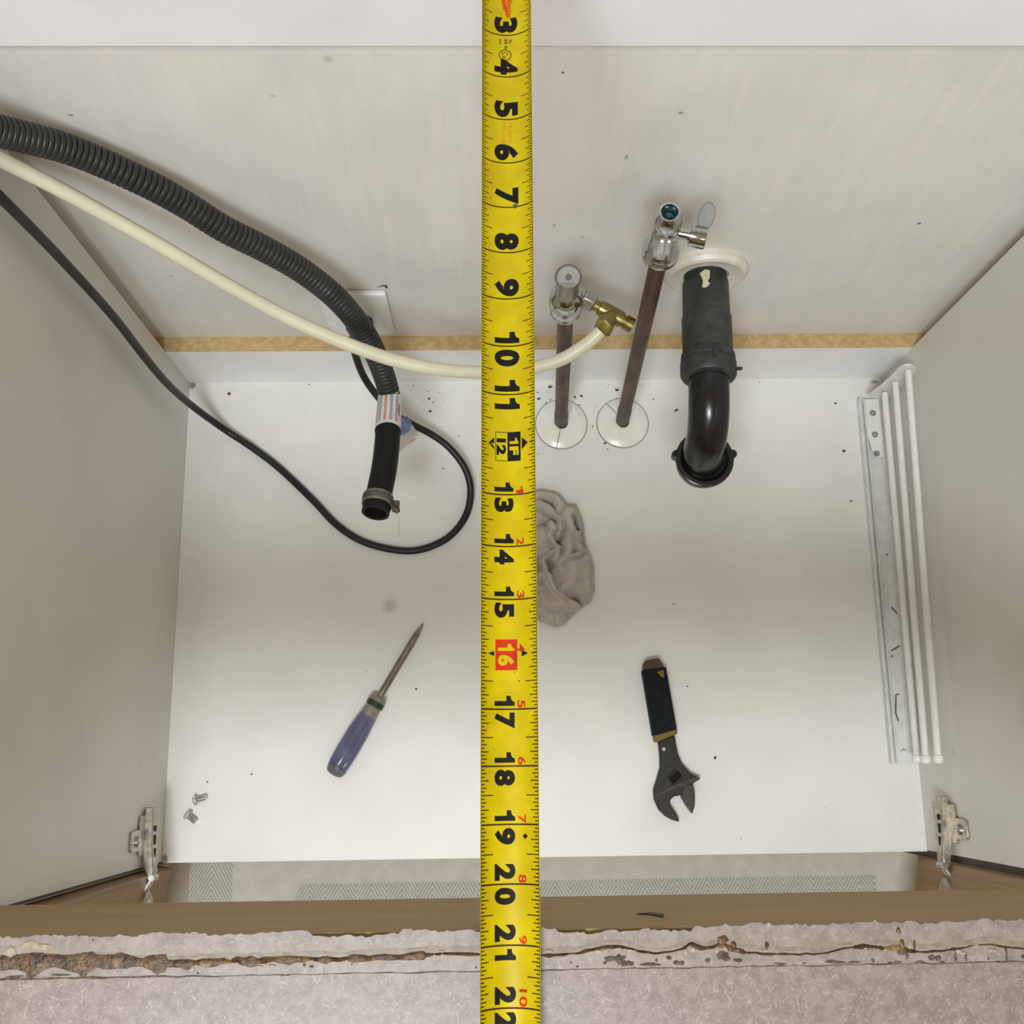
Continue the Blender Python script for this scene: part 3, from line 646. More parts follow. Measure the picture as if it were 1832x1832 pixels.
# ================================================================== SUPPLY PIPES AND VALVES
def flange(org, name, label, slit):
    t = thing(name, org, label, 'pipe flange', 'white split flanges on the cabinet bottom')
    o = Vector(org)
    MB().lathe(o, (0, 0, 1), [(0, 1.33), (.03, 1.36), (.07, 1.34), (.16, 1.15), (.24, .80), (.27, .45), (.27, .34)], 60, cap=False).build('disc', MFW, t)
    a = math.radians(slit); d = Vector((math.cos(a), math.sin(a), 0))
    pr = [(.36, .275), (.8, .245), (1.15, .165), (1.34, .075)]
    mm = MB()
    for (r0, z0), (r1, z1) in zip(pr, pr[1:]):
        p = o + d * r0 + Vector((0, 0, z0 + .004)); q = o + d * r1 + Vector((0, 0, z1 + .004)); s = Vector((-d.y, d.x, 0)) * .016
        mm.add([p - s, p + s, q + s, q - s], [(0, 1, 2, 3)])
    mm.build('slit', MDC, t, smooth=0, fixn=False)
    ri = MB().lathe(o + Vector((0, 0, .001)), (0, 0, 1), [(0, 1.33), (.006, 1.41)], 60, cap=False).build('dirt_line', plain('grey_dirt', (.33, .31, .27), .9), t)
b1 = Zp(1003.5, 757, 0); b2 = Zp(1113, 755, 0)
flange((b1.x + .02, b1.y - .06, 0), 'pipe_flange', 'white round flange at the foot of the shorter copper pipe, nearest the tape', 258)
flange((b2.x + .02, b2.y - .06, 0), 'pipe_flange', 'white round flange at the foot of the taller copper pipe', 128)

# --- short pipe with angle stop and brass tee
T1 = Zp(1012, 556, 14); ax1 = (T1 - b1).normalized()
s1 = thing('supply_pipe', b1, 'shorter copper supply pipe topped by a chrome shutoff valve and brass tee', 'water pipe', 'copper supply pipes')
MB().tube([b1 + ax1 * .3, b1 + ax1 * 14.3], .335, 24).build('copper_pipe', MCU, s1)
MB().lathe(b1 + ax1 * .05, ax1, [(0, .36), (1.3, .36), (1.75, .355), (1.8, .33)], 24).build('pipe_foot', MPW, s1)
v = MB().lathe(T1 - ax1 * .15, ax1, [(0, .36), (.02, .58), (.22, .64), (.35, .60), (.5, .63), (.8, .69), (1.15, .70), (1.5, .66), (1.8, .5), (2.0, .3)], 28)
vb = v.build('valve_body', MCHR, s1)
ha = (CV * .35 + Vector((0, -20, 30)) - T1); hc2 = Zp(1017, 496, T1.z + 2.45); hc = T1 + ax1 * 1.5; ha = Vector((0, -.42, .9)).normalized()
m = MB().lathe(hc, (hc2 - hc).normalized(), [(-.1, .5), ((hc2 - hc).length * .5, .46), ((hc2 - hc).length - .1, .44)], 18)
m.build('valve_stem', MCHD, s1)
ux = Vector((1, 0, 0)); ux = (ux - ha * ux.dot(ha)).normalized(); uy = ha.cross(ux)
ov = [hc2 - ha * .3 + ux * (math.cos(a) * .52) + uy * (math.sin(a) * .50) for a in [2 * math.pi * i / 36 for i in range(36)]]
hk = MB().prism(ov, ha * .35).build('handle', plain('dull_grey_valve_knob', (.20, .19, .18), .45, .4), s1, bevel=.09, seg=3); hk['label'] = 'oval dull chrome handle'
MB().lathe(hc2 + ha * .055, ha, [(0, .13), (.02, .12), (.02, .06), (-.02, .05)], 16).build('handle_screw', plain('brown_knob_screw', (.12, .09, .05), .5), hk)
# outlet -> nut -> tee
o0 = Zp(1026, 524, T1.z + .75); o1_ = Zp(1060, 545, T1.z + .35); dirn = (Zp(1120, 577, T1.z + .1) - Zp(1026, 524, T1.z + .75)).normalized()
MB().lathe(o0 - dirn * .1, dirn, [(0, .36), (.45, .36), (.46, .30), (.6, .30)], 24).build('outlet', MCHR, s1)
MB().lathe(o0 + dirn * .40, dirn, [(0, .38), (.04, .43), (.5, .43), (.56, .36)], 6, phase=.3).build('hex_nut', MCHD, s1, bevel=.03, smooth=20)
tee = MB().lathe(o0 + dirn * .9, dirn, [(0, .26), (.1, .29), (.12, .23), (.28, .23), (.3, .30), (.5, .34), (1.35, .34), (1.38, .27), (1.52, .27), (1.53, .32), (1.85, .32), (1.86, .22), (1.7, .2)], 24)
te = tee.build('brass_tee', MBRS, s1)
tp = o0 + dirn * 1.78; tend = st[-1]; dd = (Vector(st[-2]) - Vector(st[-1])).normalized()
MB().lathe(tp, (Vector(st[-1]) - tp).normalized(), [(0, .3), ((Vector(st[-1]) - tp).length * .55, .3), ((Vector(st[-1]) - tp).length * .56, .40), ((Vector(st[-1]) - tp).length + .12, .40), ((Vector(st[-1]) - tp).length + .14, .28)], 6).build('compression_nut', MBRS, te, bevel=.03, smooth=20)

# --- tall pipe with straight valve
T2 = Zp(1181, 455, 18.6); ax2 = (T2 - b2).normalized()
s2 = thing('supply_pipe', b2, 'taller copper supply pipe with an open-ended chrome valve on top, beside the drain', 'water pipe', 'copper supply pipes')
MB().tube([b2 + ax2 * .3, T2 + ax2 * .3], .335, 24).build('copper_pipe', MCU, s2)
MB().lathe(b2 + ax2 * .05, ax2, [(0, .36), (1.6, .36), (2.05, .355), (2.1, .33)], 24).build('pipe_foot', MPW, s2)
v = MB().lathe(T2 - ax2 * .1, ax2, [(0, .36), (.01, .62), (.12, .68), (.3, .68), (.4, .58), (.45, .58), (.5, .64), (.62, .66), (.7, .60), (.75, .57), (1.7, .56), (1.95, .54), (2.0, .48), (2.12, .47), (2.15, .50), (2.25, .52), (2.75, .52), (3.0, .44), (3.1, .36), (3.1, .30), (2.2, .27)], 32)
vb2 = v.build('valve_body', MCHR, s2)
MB().lathe(T2 + ax2 * 2.5, ax2, [(0, .26), (.03, .26), (.1, .12), (.3, .1)], 20).build('valve_throat', MPV, s2)
sd = Vector((1, -.25, .05)); sd = (sd - ax2 * sd.dot(ax2)).normalized(); c2 = T2 + ax2 * 1.75
MB().lathe(c2 + sd * .3, sd, [(0, .2), (.5, .2), (.5, .27), (.62, .27)], 18).build('valve_stem', MCHR, s2)
MB().lathe(c2 + sd * .85, sd, [(0, .30), (.03, .39), (.55, .39), (.6, .36), (.6, .1)], 28).build('handle_hub', MCHR, s2)
hz = (ax2 * .55 + Vector((0, .8, 0))); hz = (hz - sd * hz.dot(sd)).normalized(); hx = sd
ov = [c2 + sd * 1.28 + hz * (.72 + math.sin(a) * .5) + sd * (math.cos(a) * .28) for a in [2 * math.pi * i / 28 for i in range(28)]]
hk = MB().prism(ov, hz.cross(sd).normalized() * .14).build('handle', plain('grey_plastic_lever', (.19, .19, .18), .5), s2, bevel=.03); hk['label'] = 'flat grey oval lever'

# ================================================================== DRAIN PIPE
wc = Yp(1262, 480, YW)
t = thing('wall_escutcheon', (wc.x, YW, wc.z), 'cracked ivory round escutcheon where the black drain pipe enters the back wall', 'pipe escutcheon')
MB().lathe(wc, (0, -1, 0), [(0, 1.82), (.25, 1.84), (.42, 1.74), (.48, 1.6), (.42, 1.35), (.36, 1.05), (.36, .98), (0, .98)], 64, cap=False).build('disc', MIV, t)
dp = thing('drain_pipe', (wc.x, YW, wc.z), 'thick black plastic drain pipe coming out of the wall and elbowing down', 'pipe')
wz = Yp(1262, 492, YW); A = Vector((wz.x, YW, wz.z - .1)); B = Vector((9.42, 17.4, 11.35)); E_ = Zp(1262, 838, 8.75)
d1 = (B - A).normalized()
MB().tube([A + d1 * .05, A + d1 * 2.05, A + d1 * 2.1, A + d1 * 4.5], [1.0, 1.03, 1.08, 1.08], 36).build('wall_stub', MAB, dp)
B2 = A + d1 * 4.1
m = MB().lathe(B2 - d1 * .25, d1, [(0, 1.05), (.02, 1.15), (.3, 1.17), (.32, 1.12), (.4, 1.12), (.42, 1.20), (.95, 1.20), (1.1, 1.12), (1.15, .95)], 40)
an_ = B2 + Vector((-.05, 0, 1.15)); m.obox(B2 + Vector((.05, -.1, 1.2)), (1, 0, 0), d1, (0, 0, 1), .07, .2, .12); m.obox(B2 + Vector((1.25, -.5, .3)), (1, 0, 0), d1, (0, 0, 1), .12, .06, .1)
m.build('slip_nut', MAB, dp, bevel=.02)
# elbow
p0 = B2 + d1 * .5; R0 = 2.2
P_ = [p0, p0 + d1 * .5, p0 + d1 * 1.3 + Vector((0, 0, -.08)), p0 + d1 * 2.05 + Vector((0.02, 0, -.42)), p0 + d1 * 2.7 + Vector((0.04, 0, -1.05)), p0 + d1 * 3.05 + Vector((.05, 0, -1.9)), Vector((E_.x, p0.y + d1.y * 3.15, 8.6))]
MB().tube(resample(spline(P_, .1), .12), .87, 36).build('elbow', MAG, dp)
ec = P_[-1].copy(); ec.z = 8.55
m = MB().lathe(ec, (0, 0, 1), [(-.55, .8), (-.55, 1.18), (-.1, 1.22), (0, 1.30), (.22, 1.30), (.26, 1.22), (.26, 1.08), (.12, .9)], 48)
for sx in (-1, 1):
    m.lathe(ec + Vector((sx * 1.26, .22, .1)), (0, 0, 1), [(-.3, .2), (.12, .2), (.14, .16)], 16)
    m.obox(ec + Vector((sx * 1.1, .1, -.05)), (sx, .15, 0), (-.15, sx, 0), (0, 0, 1), .22, .1, .2)
m.build('wing_nut', MAG, dp, bevel=.02)
# putty chip on the stub
m = MB(); r = random.Random(4); pc = []
for (px, py) in ((1238, 489), (1250, 484), (1262, 478), (1258, 487), (1256, 494), (1259, 500), (1250, 506), (1240, 505), (1241, 497)):
    pc.append(Dp(px, py, 44.6))
# lie the chip on the pipe crown
pc = []
for (a, l) in ((-.42, .0), (-.2, -.15), (.0, -.1), (-.02, .25), (-.1, .42), (-.02, .55), (-.16, .72), (-.34, .70), (-.30, .35)):
    up_ = Vector((math.sin(a), 0, math.cos(a))); pc.append(A + d1 * (.35 + l) + up_ * 1.035)
MB().prism(pc, (0, 0, .04)).build('putty', MPU, dp, smooth=0)

# ================================================================== TOWEL RAIL
tr = thing('towel_rail', (20.5, 9, 0), 'white sliding towel rail with three rods standing along the right cabinet side', 'towel rail')
m = MB().box(19.78, 21.15, .0, 19.05, .06, .16); m.box(19.72, 19.84, .0, 19.05, .0, .45); m.box(19.98, 20.06, .0, 19.05, .16, .38)
m.build('channel', MWG, tr, bevel=.02)
MB().prism([(20.06, 19.0, .20), (20.06, 16.9, .20), (20.2, 16.15, .20), (20.45, 15.75, .20), (20.85, 15.75, .20), (20.85, 19.0, .20)], (0, 0, .22)).build('slide_block', MWE, tr, bevel=.04)
for y in (18.2, 17.0, 15.95): MB().lathe((20.42, y, .42), (0, 0, 1), [(0, .17), (.02, .16), (.02, .08), (.0, .07)], 16).build('screw', plain('dulled_screw_head', (.3, .29, .27), .5, .4), tr)
RP = [((1583, 703, 1.9), (1640, 1352, 1.5)), ((1602, 684, 3.3), (1656, 1353, 2.9)), ((1625, 663, 4.9), (1678, 1352, 4.5))]
for (a, b) in RP:
    a = Zp(*a); b = Zp(*b); d = (b - a).normalized()
    rd = MB().tube([a, b], .165, 18).build('rod', MWE, tr)
    MB().lathe(b - d * .05, d, [(0, .165), (.03, .21), (.15, .245), (.28, .235), (.38, .16), (.41, .03)], 20).build('end_cap', MWE, rd)
bk = []
for (px, py) in ((1551, 706), (1573, 690), (1590, 675), (1601, 664), (1608, 656), (1618, 651), (1630, 650), (1638, 654), (1638, 662), (1630, 676), (1615, 692), (1600, 706), (1582, 716)):
    bk.append(Yp(px, py, 19.02))
MB().prism(bk, (0, -.09, 0)).build('end_bracket', MWE, tr, bevel=.03)
m = MB()
for px, py, l, a in ((1600, 1092, .3, .9), (1602, 1160, .35, -.5), (1596, 1174, .08, 0), (1587, 992, .07, 0), (1598, 1360 - 65, .05, 0)):
    q = Zp(px, py, .17); m.obox(q, (math.cos(a), -math.sin(a), 0), (math.sin(a), math.cos(a), 0), (0, 0, 1), l * .75, .04, .015)
m.build('rust_chips', plain('grey_rust_chips', (.16, .14, .12), .8), tr)['kind'] = 'stuff'
q = Zp(1603, 1243, .22); MB().tube([q + Vector((.15, .02, 0)), q, q + Vector((-.1, -.9, 0)), q + Vector((0, -1.3, 0))], .03, 8).build('spring_wire', MDC, tr)
q = Zp(1617, 1346, .3); MB().lathe(q, (0, 0, 1), [(-.1, .1), (.05, .12), (.1, .05)], 12).build('rail_stop', MWE, tr)

# ================================================================== RAG
def rag():
    pts = [(965, 877), (1000, 884), (1016, 905), (1030, 902), (1042, 930), (1050, 975), (1062, 1010), (1064, 1060), (1058, 1078), (1030, 1098), (1012, 1118), (995, 1124), (965, 1112), (930, 1100), (900, 1075), (890, 1020), (892, 960), (905, 910), (930, 885)]
    out = [P2(*p) for p in pts]
    # signed distance to the outline
    def inside(x, y):
        c = False; n = len(out)
        for i in range(n):
            x1, y1 = out[i]; x2, y2 = out[(i + 1) % n]
            if (y1 > y) != (y2 > y) and x < (x2 - x1) * (y - y1) / (y2 - y1) + x1: c = not c
        return c
    def segd(x, y, a, b):
        dx, dy = b[0] - a[0], b[1] - a[1]; L = dx * dx + dy * dy
        t = max(0, min(1, ((x - a[0]) * dx + (y - a[1]) * dy) / L)); return math.hypot(x - a[0] - t * dx, y - a[1] - t * dy), t
    folds = [  # polyline of a fold crest, half width, height
        ([(905, 915), (940, 886), (975, 884), (1003, 898), (1010, 925)], .46, .95), ([(958, 905), (985, 920), (1004, 935)], .22, 1.1),
        ([(1018, 925), (1024, 906), (1034, 912), (1041, 945)], .26, 1.3), ([(1012, 920), (1018, 960), (1012, 1000), (1000, 1012)], .30, 1.25), ([(1030, 960), (1032, 985)], .25, 1.2),
        ([(985, 945), (982, 965), (994, 985), (992, 1005)], .26, 1.15), ([(1000, 938), (999, 960)], .2, 1.1), ([(965, 960), (968, 985)], .5, .85),
        ([(1005, 1012), (1040, 990), (1050, 990)], .12, 1.3), ([(1010, 1030), (1045, 1015), (1052, 1050), (1020, 1050)], .62, 1.2), ([(1000, 1022), (1025, 1060), (1058, 1072)], .28, 1.2),
        ([(986, 993), (972, 1005), (975, 1030), (990, 1055), (1012, 1078), (1035, 1090)], .20, 1.0), ([(968, 1030), (985, 1062), (1010, 1090), (1025, 1098)], .20, .8), ([(985, 1078), (1005, 1108)], .3, .6),
        ([(965, 1060), (975, 1090), (985, 1115)], .42, .7), ([(930, 905), (925, 960), (935, 1020)], .5, 1.0), ([(905, 950), (915, 1030), (940, 1080)], .5, .85), ([(950, 1000), (955, 1060)], .35, .9), ([(915, 1060), (960, 1108)], .4, .7)]
    F_ = [([P2(*p) for p in pl], w_, h) for pl, w_, h in folds]
    m = MB(); x0 = min(p[0] for p in out) - .2; x1 = max(p[0] for p in out) + .2; y0 = min(p[1] for p in out) - .2; y1 = max(p[1] for p in out) + .2
    st_ = .055; nx = int((x1 - x0) / st_); ny = int((y1 - y0) / st_); idx = {}; vs_ = []; fs = []
    n = len(out)
    for i in range(nx + 1):
        for j in range(ny + 1):
            x = x0 + i * st_; y = y0 + j * st_
            wx = x + .05 * math.sin(5 * y + 1) + .03 * math.sin(13 * y); wy = y + .05 * math.sin(6 * x) + .03 * math.sin(11 * x + 2)
            de = min(segd(x, y, out[k], out[(k + 1) % n])[0] for k in range(n)); ins = inside(x, y)
            if not ins: continue
            z = .16 * min(1, de / .35) ** .5
            for pl, w_, h in F_:
                d = min(segd(wx, wy, a, b)[0] for a, b in zip(pl, pl[1:]))
                if d < w_ * 1.2:
                    q = 1 - (d / (w_ * 1.2)) ** 2; zz = h * (q ** .42 if q > 0 else 0); z = max(z, zz)
            z += .03 * math.sin(9 * x + 4 * y) * math.sin(7 * y - 2 * x) + .018 * math.sin(31 * x + 17 * y)
            z = max(.02, min(z, .08 + de * 3.2))
            idx[(i, j)] = len(vs_); vs_.append((x, y, z))
    for (i, j) in idx:
        if all(k in idx for k in ((i + 1, j), (i, j + 1), (i + 1, j + 1))): fs.append((idx[(i, j)], idx[(i + 1, j)], idx[(i + 1, j + 1)], idx[(i, j + 1)]))
    m.add(vs_, fs); o = m.build('cleaning_rag', MRG, None, org=(*P2(980, 1000), 0), smooth=80, fixn=False)
    md = o.modifiers.new('sub', 'SUBSURF'); md.levels = 1; md.render_levels = 1
    md = o.modifiers.new('sol', 'SOLIDIFY'); md.thickness = .015 * U; md.offset = 0
    return tag(o, 'crumpled light grey rag on the cabinet bottom, half under the tape measure', 'rag')
rag()

# ================================================================== SCREWDRIVER
a = Zp(596, 1386, .60); b = Zp(757, 1116, .32); ax = (b - a).normalized(); L = (b - a).length
sdv = thing('screwdriver', (a.x, a.y, 0), 'screwdriver with a violet translucent handle lying on the cabinet bottom', 'screwdriver')
hl = L * .50
fl = lambda an, h: 1 - .13 * (abs(math.sin(an * 3)) ** 2 if .25 < h < hl * .74 else 0)
MB().lathe(a, ax, [(-.02, .18), (.03, .36), (.12, .44), (.42, .52)], 48).build('butt_cap', MHB, sdv)
MB().lathe(a, ax, [(.40, .50), (.6, .55), (1.2, .575), (hl * .55, .56), (hl * .70, .49), (hl * .76, .45)], 48, flute=fl).build('handle', MHV, sdv, smooth=25)
MB().lathe(a, ax, [(hl * .755, .44), (hl * .82, .40), (hl * .885, .40)], 40).build('neck', MHC, sdv)
MB().lathe(a, ax, [(hl * .88, .40), (hl * .885, .455), (hl * .945, .455), (hl * .95, .40)], 40).build('ring', MGR, sdv)
MB().lathe(a, ax, [(hl * .945, .43), (hl * .97, .44), (hl * .998, .38), (hl, .2)], 40).build('collar', MHC, sdv)
MB().tube([a + ax * hl * .99, a + ax * (L - 1.1), a + ax * (L - .55), a + ax * (L - .2), a + ax * L], [.175, .175, .14, .085, .03], 20).build('shaft', MSS, sdv)

# ================================================================== WRENCH
def wp(cx, cy, z): return Zp(1110 + cx / 5.551, 1160 + cy / 5.551, z)
wr = thing('adjustable_wrench', (*P2(1190, 1320), 0), 'dark steel adjustable wrench with a black grip and mustard band lying on the cabinet bottom', 'wrench')
grip = [(205, 235), (215, 218), (432, 190), (545, 800), (318, 870)]
ga = (wp(310, 185, .35) + wp(320, 215, .35)) / 2; gb = wp(430, 850, .35); gd = (gb - ga).normalized()
def slab(poly, z0, z1, name, mat, bev=.06, par=wr, sg=3):
    q = [wp(x, y, z0) for x, y in poly]; return MB().prism(q, (0, 0, z1 - z0)).build(name, mat, par, bevel=bev, seg=sg)
slab([(203, 232), (214, 222), (425, 196), (436, 205), (540, 800), (536, 812), (316, 872), (308, 866)], .02, .62, 'grip', MWH, .17, sg=4)
slab([(218, 236), (213, 165), (245, 127), (362, 104), (392, 140), (420, 196), (425, 210)], .04, .56, 'grip_end', MWR, .12)
slab([(358, 235), (428, 212), (432, 285), (415, 290)], .56, .628, 'grip_inlay', MWY, .01)
slab([(312, 858), (542, 795), (548, 852), (345, 938), (325, 930)], .03, .60, 'band', MWY, .06)
head = [(365, 925), (380, 1080), (383, 1180), (350, 1300), (318, 1400), (325, 1500), (370, 1600), (430, 1660), (500, 1700), (574, 1720), (545, 1650), (473, 1548), (485, 1500), (520, 1468), (560, 1462), (598, 1450), (690, 1350), (785, 1292), (680, 1240), (600, 1150), (560, 1060), (540, 960), (525, 868)]
hdp = slab(head, .08, .50, 'head', MWB, .05)
slab([(600, 1395), (640, 1345), (700, 1345), (722, 1430), (722, 1560), (697, 1640), (640, 1560), (590, 1475)], .05, .54, 'movable_jaw', MWJ, .05)
slab([(340, 1460), (475, 1385), (600, 1330), (705, 1290), (760, 1275), (785, 1292), (740, 1322), (640, 1370), (560, 1385), (470, 1420), (350, 1475)], .50, .53, 'jaw_channel', MWJ, .01)
slab([(458, 1275), (540, 1185), (622, 1290), (520, 1368)], .50, .506, 'worm_window', MSD, 0, hdp)
wa = wp(500, 1320, .42); wb = wp(585, 1240, .42); wd = (wb - wa).normalized()
k = MB().tube(resample([wa + wd * .0, wb], .01), [.17 + .02 * math.sin(i * 1.1) for i in range(len(resample([wa, wb], .01)))], 20); k.build('worm_screw', MWB, wr)
MB().lathe(wp(432, 1000, .50), (0, 0, 1), [(0, .1), (.01, .09)], 16).build('hang_stamp', MCHD, hdp)

# ================================================================== BOLTS
def bolt(org, ang, tilt, label):
    t = thing('hex_bolt', org, label, 'bolt', 'loose bolts in the left front corner')
    o = Vector(org) + Vector((0, 0, .25)); d = Vector((math.cos(ang), math.sin(ang), tilt)).normalized()
    MB().lathe(o, d, [(-.16, .23), (-.14, .25), (0, .25)], 6, phase=.5).build('head', MZI, t, bevel=.02, smooth=20)
    pr = [(0, .13)]; h = .02
    while h < .44: pr += [(h, .14), (h + .015, .118)]; h += .03
    pr += [(.46, .12)]
    MB().lathe(o, d, pr, 18).build('shank', MZI, t)
    return t
q0 = Zp(353, 1431, .2); q1 = Zp(375, 1425, .2); bolt((q0.x, q0.y, 0), math.atan2(q1.y - q0.y, q1.x - q0.x), .05, 'small hex bolt pointing right, farther from the cabinet front edge of the two')
q0 = Zp(338, 1460, .2); q1 = Zp(353, 1473, .2); bolt((q0.x, q0.y, 0), math.atan2(q1.y - q0.y, q1.x - q0.x), .05, 'small hex bolt with its shiny head towards the left panel, nearer the cabinet front edge')

# ================================================================== CRUMBS
m = MB(); r = random.Random(9)
CR = [(963, 714, 4), (983, 692, 4), (962, 702, 2.2), (977, 721, 2), (1028, 710, 3), (1041, 709, 3), (1036, 725, 2), (1105, 697, 4), (1169, 714, 2), (1060, 763, 2), (1082, 793, 3), (1087, 804, 2), (963, 812, 1.5), (985, 715, 2), (1005, 712, 1.5),
      (410, 704, 4), (1510, 807, 4), (1523, 896, 3), (1495, 722, 3), (1211, 733, 4), (744, 1232, 2.5), (728, 1170, 1.5), (454, 1119, 1.5), (371, 1399, 2), (767, 713, 3), (770, 735, 3), (740, 690, 2), (785, 702, 1.5), (793, 838, 2), (821, 780, 2),
      (635, 965, 1.5), (553, 688, 2), (1529, 930, 1.5), (1230, 1228, 2), (1279, 1356, 3), (775, 720, 2), (765, 700, 1.5), (1240, 770, 1.5), (1359, 684, 1.5), (1325, 1500, 1.5), (1542, 760, 1.5), (655, 1200, 1.2), (1580, 1100, 1.5), (450, 1385, 2), (1132, 712, 1.3), (1011, 735, 1.3)]
for _ in range(40):
    CR.append((r.uniform(962, 1170), r.uniform(686, 730), r.uniform(.6, 1.4)))
for _ in range(24): CR.append((r.uniform(735, 800), r.uniform(690, 740), r.uniform(.5, 1.2)))
for _ in range(40): CR.append((r.uniform(330, 1600), r.uniform(700, 1500), r.uniform(.5, 1.0)))
for px, py, s in CR:
    q = Zp(px, py, 0); rr = s / 36
    for k in range(1 if s < 2.5 else 2):
        n = 7; cx = q.x + r.uniform(-.6, .6) * rr * k; cy = q.y + r.uniform(-.6, .6) * rr * k; e_ = r.uniform(.5, 1); ph = r.uniform(0, 3)
        ring = [(cx + math.cos(2 * math.pi * i / n + ph) * rr * r.uniform(.6, 1.1), cy + math.sin(2 * math.pi * i / n + ph) * rr * e_ * r.uniform(.6, 1.1), 0.001) for i in range(n)]
        m.add(ring + [(cx, cy, rr * .5)], [(i, (i + 1) % n, n) for i in range(n)])
tag(m.build('crumbs', plain('dark_rust_crumbs', (.12, .095, .065), .9, var=.5, scale=500), None, org=(3.5, 19, 0), smooth=0, fixn=False), 'dark crumbs scattered over the white cabinet bottom', 'crumbs', kind='stuff')
q = Yp(723, 658, YB - .02); tag(MB().lathe((q.x, YB, q.z), (0, -1, 0), [(0, .12), (.04, .1), (.06, .02)], 10).build('screw_hole_plug', MDC, None, org=(q.x, YB, q.z)), 'small dark plug in the low back board, below the cream tube', 'plug')

# ================================================================== FLOOR MAT
mt = MB().box(-15.9, 22.5, -26, -3.2, -4.748, -4.60).build('floor_mat', m_mat(), None, org=(0, 0, -4.748), bevel=.05)
tag(mt, 'cream kitchen mat with grey herringbone bands on the floor in front of the cabinet', 'mat')

# ================================================================== TAPE MEASURE
SAG, CH = .26, .5075
RR = (CH * CH + SAG * SAG) / (2 * SAG); HALF = math.asin(CH / RR)
TX, TY, TXS, TZ, TZS = .3443, 6.0449, -.0086, ZT + .012, .0028
def tp_(u, s, h=0):           # u: arc distance across (inches), s: reading in inches, h: lift above the blade
    a = u / RR; k = s - 12
    rad = RR - h
    return Vector((TX + TXS * k + rad * math.sin(a), TY - k, TZ + TZS * k + RR - rad * math.cos(a)))
tape = thing('tape_measure', tp_(0, 12), 'yellow steel tape measure laid across the open cabinet from back to front', 'tape measure')
S0, S1 = .05, 25.5; NU = 20; UM = RR * HALF
m = MB(); rows = int((S1 - S0) / .5)
vs_ = []
for i in range(rows + 1):
    s = S0 + (S1 - S0) * i / rows
    for j in range(NU + 1): vs_.append(tp_(-UM + 2 * UM * j / NU, s))
m.add(vs_, [(i * (NU + 1) + j, i * (NU + 1) + j + 1, (i + 1) * (NU + 1) + j + 1, (i + 1) * (NU + 1) + j) for i in range(rows) for j in range(NU)])
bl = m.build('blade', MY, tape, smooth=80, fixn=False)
md = bl.modifiers.new('sol', 'SOLIDIFY'); md.thickness = .006 * U; md.offset = 1
LF = .004
def strip(m, u0, u1, s0, s1, mi=0, h=LF):
    n = max(1, int(abs(u1 - u0) / .06)); vv = []
    for i in range(n + 1):
        u = u0 + (u1 - u0) * i / n; vv += [tp_(u, s0, h), tp_(u, s1, h)]
    m.add(vv, [(2 * i, 2 * i + 2, 2 * i + 3, 2 * i + 1) for i in range(n)], mi)
m = MB(); UE = UM - .012
for k in range(2, 25 * 16):
    s = k / 16
    if k % 16 == 0: continue
    l = .27 if k % 8 == 0 else .18 if k % 4 == 0 else .135 if k % 2 == 0 else .085
    wd = .0085
    strip(m, -UE, -UE + l * 1.02, s - wd, s + wd); strip(m, UE - l, UE, s - wd, s + wd)
m.build('tick_marks', MKB, tape, smooth=0, fixn=False)
m = MB()
for i in range(1, 25):
    if i in (12, 16, 24): strip(m, -UE, -UE + .13, i - .013, i + .013); strip(m, UE - .13, UE, i - .013, i + .013)
    else: strip(m, -UE, UE, i - .013, i + .013)
strip(m, -UE - .008, -UE + .008, .1, 25.4, h=LF * .8); strip(m, UE - .008, UE + .008, .1, 25.4, h=LF * .8)
m.build('inch_lines', MKB, tape, smooth=0, fixn=False)

def glyph(txt, bold=.035):
    cu = bpy.data.curves.new('g', 'FONT'); cu.body = txt; cu.size = 1; cu.offset = bold; cu.resolution_u = 5
    o = bpy.data.objects.new('g', cu); C.objects.link(o)
    dg = bpy.context.evaluated_depsgraph_get(); me = bpy.data.meshes.new_from_object(o.evaluated_get(dg))
    bm = bmesh.new(); bm.from_mesh(me); bpy.data.objects.remove(o); bpy.data.curves.remove(cu); bpy.data.meshes.remove(me)
    bmesh.ops.remove_doubles(bm, verts=bm.verts, dist=1e-5)
    return bm
ONE = [(.52, 0), (1, 0), (1, 1), (.62, 1), (.56, .93), (.44, .86), (.25, .82), (0, .81), (0, .60), (.52, .60)]
def put(m, txt, s0, s1, u0, u1, mi=0, h=LF, bold=.055):
    """text read with its top towards +u, reading direction along +s; stretched into the given box"""
    nine = txt == '9'
    if nine: txt = '6'
    if txt == '1':
        bm = bmesh.new(); bm.faces.new([bm.verts.new((x, y, 0)) for x, y in ONE]); bmesh.ops.triangulate(bm, faces=bm.faces[:])
    else: bm = glyph(txt, bold)
    if nine:
        for v in bm.verts: v.co = -v.co
    xs_ = [v.co.x for v in bm.verts]; ys_ = [v.co.y for v in bm.verts]; ax0, ax1, ay0, ay1 = min(xs_), max(xs_), min(ys_), max(ys_)
    for v in bm.verts: v.co = Vector((s0 + (v.co.x - ax0) / (ax1 - ax0) * (s1 - s0), u0 + (v.co.y - ay0) / (ay1 - ay0) * (u1 - u0), 0))
    u = u0 + .045
    while u < u1:
        bmesh.ops.bisect_plane(bm, geom=bm.verts[:] + bm.edges[:] + bm.faces[:], plane_co=(0, u, 0), plane_no=(0, 1, 0)); u += .045
    bm.verts.index_update()
    m.add([tp_(v.co.y, v.co.x, h) for v in bm.verts], [tuple(v.index for v in f.verts) for f in bm.faces], mi); bm.free()
m = MB()                      # slots: 0 black, 1 red, 2 yellow, 3 orange
BU0, BU1 = -.265, .235
